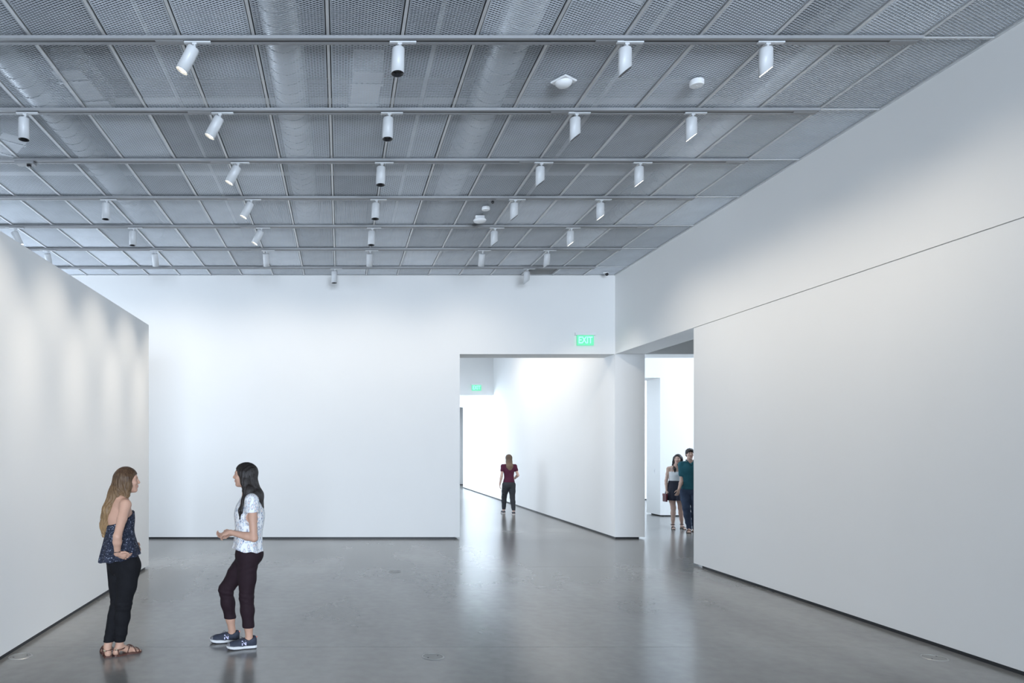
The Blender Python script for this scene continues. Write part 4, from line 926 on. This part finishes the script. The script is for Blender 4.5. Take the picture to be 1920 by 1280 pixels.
def woman_camisole():
    px, py = 7.417, 15.45
    root = person_root(px, py, 'smiling woman with long dark hair in white camisole and short navy skirt')
    yaw = math.radians(-107)
    J, T, s = std(1.64, yaw, hyaw=math.radians(-126), hpitch=math.radians(6))
    J.update(head=V3(0.045, -0.03, 1.535), neck=V3(0.015, -0.005, 1.375), shR=V3(-0.130, 0.03, 1.325), elR=V3(-0.175, 0.05, 1.05), wrR=V3(-0.190, 0.0, 0.84),
             anR=V3(-0.075, -0.05, 0.085), knR=V3(-0.06, -0.04, 0.46), anL=V3(0.135, -0.03, 0.085), knL=V3(0.10, -0.04, 0.46), ftR=(-0.35, -0.94), ftL=(-0.1, -1.0), sc=0.90, armsc=0.88)
    J['handR'] = ((0.0, -0.1, -1), (1, 0, 0), V3(0.2, -1, 0), dict(curl=(0.5, 0.6, 0.5), sc=0.88))
    body, P, E = build_body(root, J, 0.006, M_SKIN2); face_bits(root, P, J['A'], J['hsc'], M_BROWD)
    mc = mat('white_ribbed_cotton', (0.78, 0.79, 0.80), 0.8, var=0.04, scale=25)
    T_ = clipz(loft(J['torso'], 0.009), zmin=1.0)
    F = Field([T_], 0.005).add(T_).cut(lambda x, y, z: z-(1.262+0*x-0.18*y*0)); cam_ = link('camisole', F.mesh('camisole', mc), None, root)
    bm = bmesh.new()
    for l in (-0.085, 0.085): tube(bm, [T(0.105, l, 1.25), T(0.075, l, 1.335), T(0.0, l*0.95, 1.388), T(-0.07, l, 1.33), T(-0.09, l, 1.25)], 0.006, 6)
    obj('strap', bm, mc, cam_, True)
    mk = mat('navy_skirt_cloth', (0.012, 0.014, 0.030), 0.75, var=0.1, scale=10)
    fold = lambda th, z: 0.06*np.clip((0.95-z)/0.25, 0, 1)*np.sin(11*th)
    K = loft([(1.06, 0, 0, 0.128, 0.098, yaw), (0.98, 0, 0, 0.142, 0.112, yaw), (0.85, 0.005, 0, 0.185, 0.148, yaw), (0.63, 0.012, -0.01, 0.225, 0.195, yaw)], 0.006, fold)
    link('skirt', Field([K], 0.006).add(K).mesh('skirt', mk), None, root)
    bk = [(P(-0.03, 0, 0.0), 0.088), (P(-0.05, 0, -0.11), 0.075), (V3(0.05, 0.075, 1.32), 0.06), (V3(0.05, 0.09, 1.2), 0.03)]
    lf = [(P(0.0, -0.066, 0.03), 0.036), (P(-0.005, -0.080, -0.06), 0.034), (P(-0.01, -0.088, -0.14), 0.034), (V3(-0.045, -0.075, 1.31), 0.026), (V3(-0.05, -0.09, 1.25), 0.012)]
    rt = [(P(0.0, 0.066, 0.03), 0.036), (P(-0.005, 0.080, -0.06), 0.034), (P(-0.01, 0.085, -0.14), 0.034), (V3(0.095, -0.085, 1.30), 0.028), (V3(0.10, -0.10, 1.22), 0.012)]
    pr = [E((-0.018, 0, 0.03), (0.106, 0.088, 0.092))]+chain(*bk); sd = chain(*lf)+chain(*rt)
    hair = link('hair', Field(pr+sd, 0.006).add(pr, 0.03).sub(E((0.108, 0, -0.042), (0.075, 0.075, 0.105)), 0.008).add(sd, 0.015).mesh('hair', M_HAIRD, 1), None, root)
    o = obj('lock', strands([lf, rt, bk], 40, 31, 0.0035, 0.006, 0.8), M_HAIRD, hair, True); o['kind'] = 'stuff'
    for q in 'LR':
        sh = slab_sole('sandal', J['an'+q], J['ft'+q], 0.24, 0.088, 0.0, 0.016, M_BLACK, root, 0.05)
        bm = bmesh.new(); strap_arc(bm, J['an'+q], J['ft'+q], 0.13, 0.15, 0.03, 0.08, 0.006); strap_arc(bm, J['an'+q], J['ft'+q], 0.06, 0.13, 0.05, 0.08, 0.005); ankle_strap(bm, J['an'+q]+V3(0, 0, 0.01), 0.040, 0.008); obj('strap', bm, M_BLACK, sh, True)
    # clutch bag held in her right hand
    t = empty('clutch_bag', (px-0.252, py-0.06, 0.60)); tag(t, 'dark red clutch bag held low by the woman in the navy skirt', 'bag')
    bm = bmesh.new(); bx(bm, -0.018, 0.018, -0.085, 0.085, 0.0, 0.17, 0.008); obj('pouch', bm, mat('dark_red_leather', (0.10, 0.015, 0.022), 0.5, var=0.1), t)
    bm = bmesh.new(); bx(bm, -0.021, 0.021, -0.087, 0.087, 0.12, 0.176, 0.006); obj('flap', bm, mat('red_flap_leather', (0.13, 0.02, 0.028), 0.5, var=0.1), t)
woman_camisole()

def man_teal():
    root = person_root(7.44, 14.85, 'man with short black hair in teal polo shirt and jeans, half hidden by right wall')
    yaw = math.radians(-108)
    J, T, s = std(1.775, yaw, male=True, hyaw=math.radians(-106), hpitch=math.radians(2))
    J.update(elR=V3(-0.165, 0.01, 1.09), shR=V3(-0.150, 0.05, 1.425), wrR=V3(-0.275, -0.085, 0.90), anR=V3(-0.055, -0.09, 0.085), knR=V3(-0.10, -0.06, 0.50), ftR=(-0.5, -0.87), ftL=(0.1, -1), armsc=1.05)
    J['handR'] = ((-0.35, -0.25, -0.9), (-0.2, 0.9, -0.2), V3(-0.8, 0.0, 0.3), dict(curl=(0.4, 0.45, 0.4), sc=1.0))
    body, P, E = build_body(root, J, 0.006, M_SKIN2); face_bits(root, P, J['A'], J['hsc'], M_BROWD)
    mj = mat('blue_denim', (0.050, 0.070, 0.115), 0.85, var=0.25, scale=9, spec=0.15)
    pr = [clipz(loft(J['torso'], 0.012), zmax=1.05)]; lg = leg_prims(J['hipL'], J['knL'], J['anL'], 1.05, 0.016, 0.04)+leg_prims(J['hipR'], J['knR'], J['anR'], 1.05, 0.016, 0.04)
    link('jeans', Field(pr+lg, 0.007).add(pr).add(lg, 0.025).disp(lambda x, y, z: 0.004*np.sin(z*70+20*x)*np.exp(-((z-0.15)/0.1)**2)).mesh('jeans', mj), None, root)
    mt = mat('teal_pique', (0.022, 0.105, 0.135), 0.8, var=0.1, scale=15, spec=0.2)
    T_ = clipz(loft(J['torso'], 0.022), zmin=0.905); sl = []
    for q in 'LR': sl += chain((J['neck']-V3(0, 0, 0.02), 0.055), (J['sh'+q], 0.066), (J['sh'+q]+(J['el'+q]-J['sh'+q])*0.60, 0.062))
    F = Field([T_]+sl, 0.006).add(T_).add(sl, 0.03); nb = J['neck']; Fc = T(1, 0, 0)/s
    F.sub([cap(nb+V3(0, 0, 0.08), nb+V3(0, 0, 0.015), 0.062, 0.062), cap(nb+0.08*Fc+V3(0, 0, 0.03), nb+0.15*Fc+V3(0, 0, -0.10), 0.045, 0.012)], 0.006)
    po = link('polo_shirt', F.mesh('polo_shirt', mt), None, root)
    bm = bmesh.new()
    for sg in (1, -1): tube(bm, [nb+0.128*Fc+V3(0, 0, -0.07), nb+0.085*Fc+sg*T(0, 0.055, 0)+V3(0, 0, 0.012), nb+sg*T(0, 0.068, 0)+V3(0, 0, 0.035), nb-0.06*Fc+V3(0, 0, 0.045)], [0.006, 0.012, 0.013, 0.013], 7)
    obj('collar', bm, mt, po, True)
    pr = [E((-0.018, 0, 0.040), (0.108, 0.090, 0.086)), E((-0.05, 0, -0.01), (0.07, 0.082, 0.07)), E((0.062, 0, 0.072), (0.038, 0.066, 0.026))]
    link('hair', Field(pr, 0.005).add(pr, 0.02).sub(E((0.115, 0, -0.050), (0.075, 0.085, 0.098)), 0.006).disp(lambda x, y, z: 0.003*np.sin(160*x+60*z)).mesh('hair', M_HAIRD, 1), None, root)
    for q in 'LR':
        sh = slab_sole('flip_flop', J['an'+q], J['ft'+q], 0.275, 0.105, 0.0, 0.018, mat('brown_rubber', (0.05, 0.03, 0.022), 0.7), root, 0.06)
        bm = bmesh.new(); strap_arc(bm, J['an'+q], J['ft'+q], 0.08, 0.15, 0.05, 0.09, 0.008); strap_arc(bm, J['an'+q], J['ft'+q], 0.15, 0.08, 0.05, 0.09, 0.008); obj('strap', bm, M_BROWNL, sh, True)
man_teal()
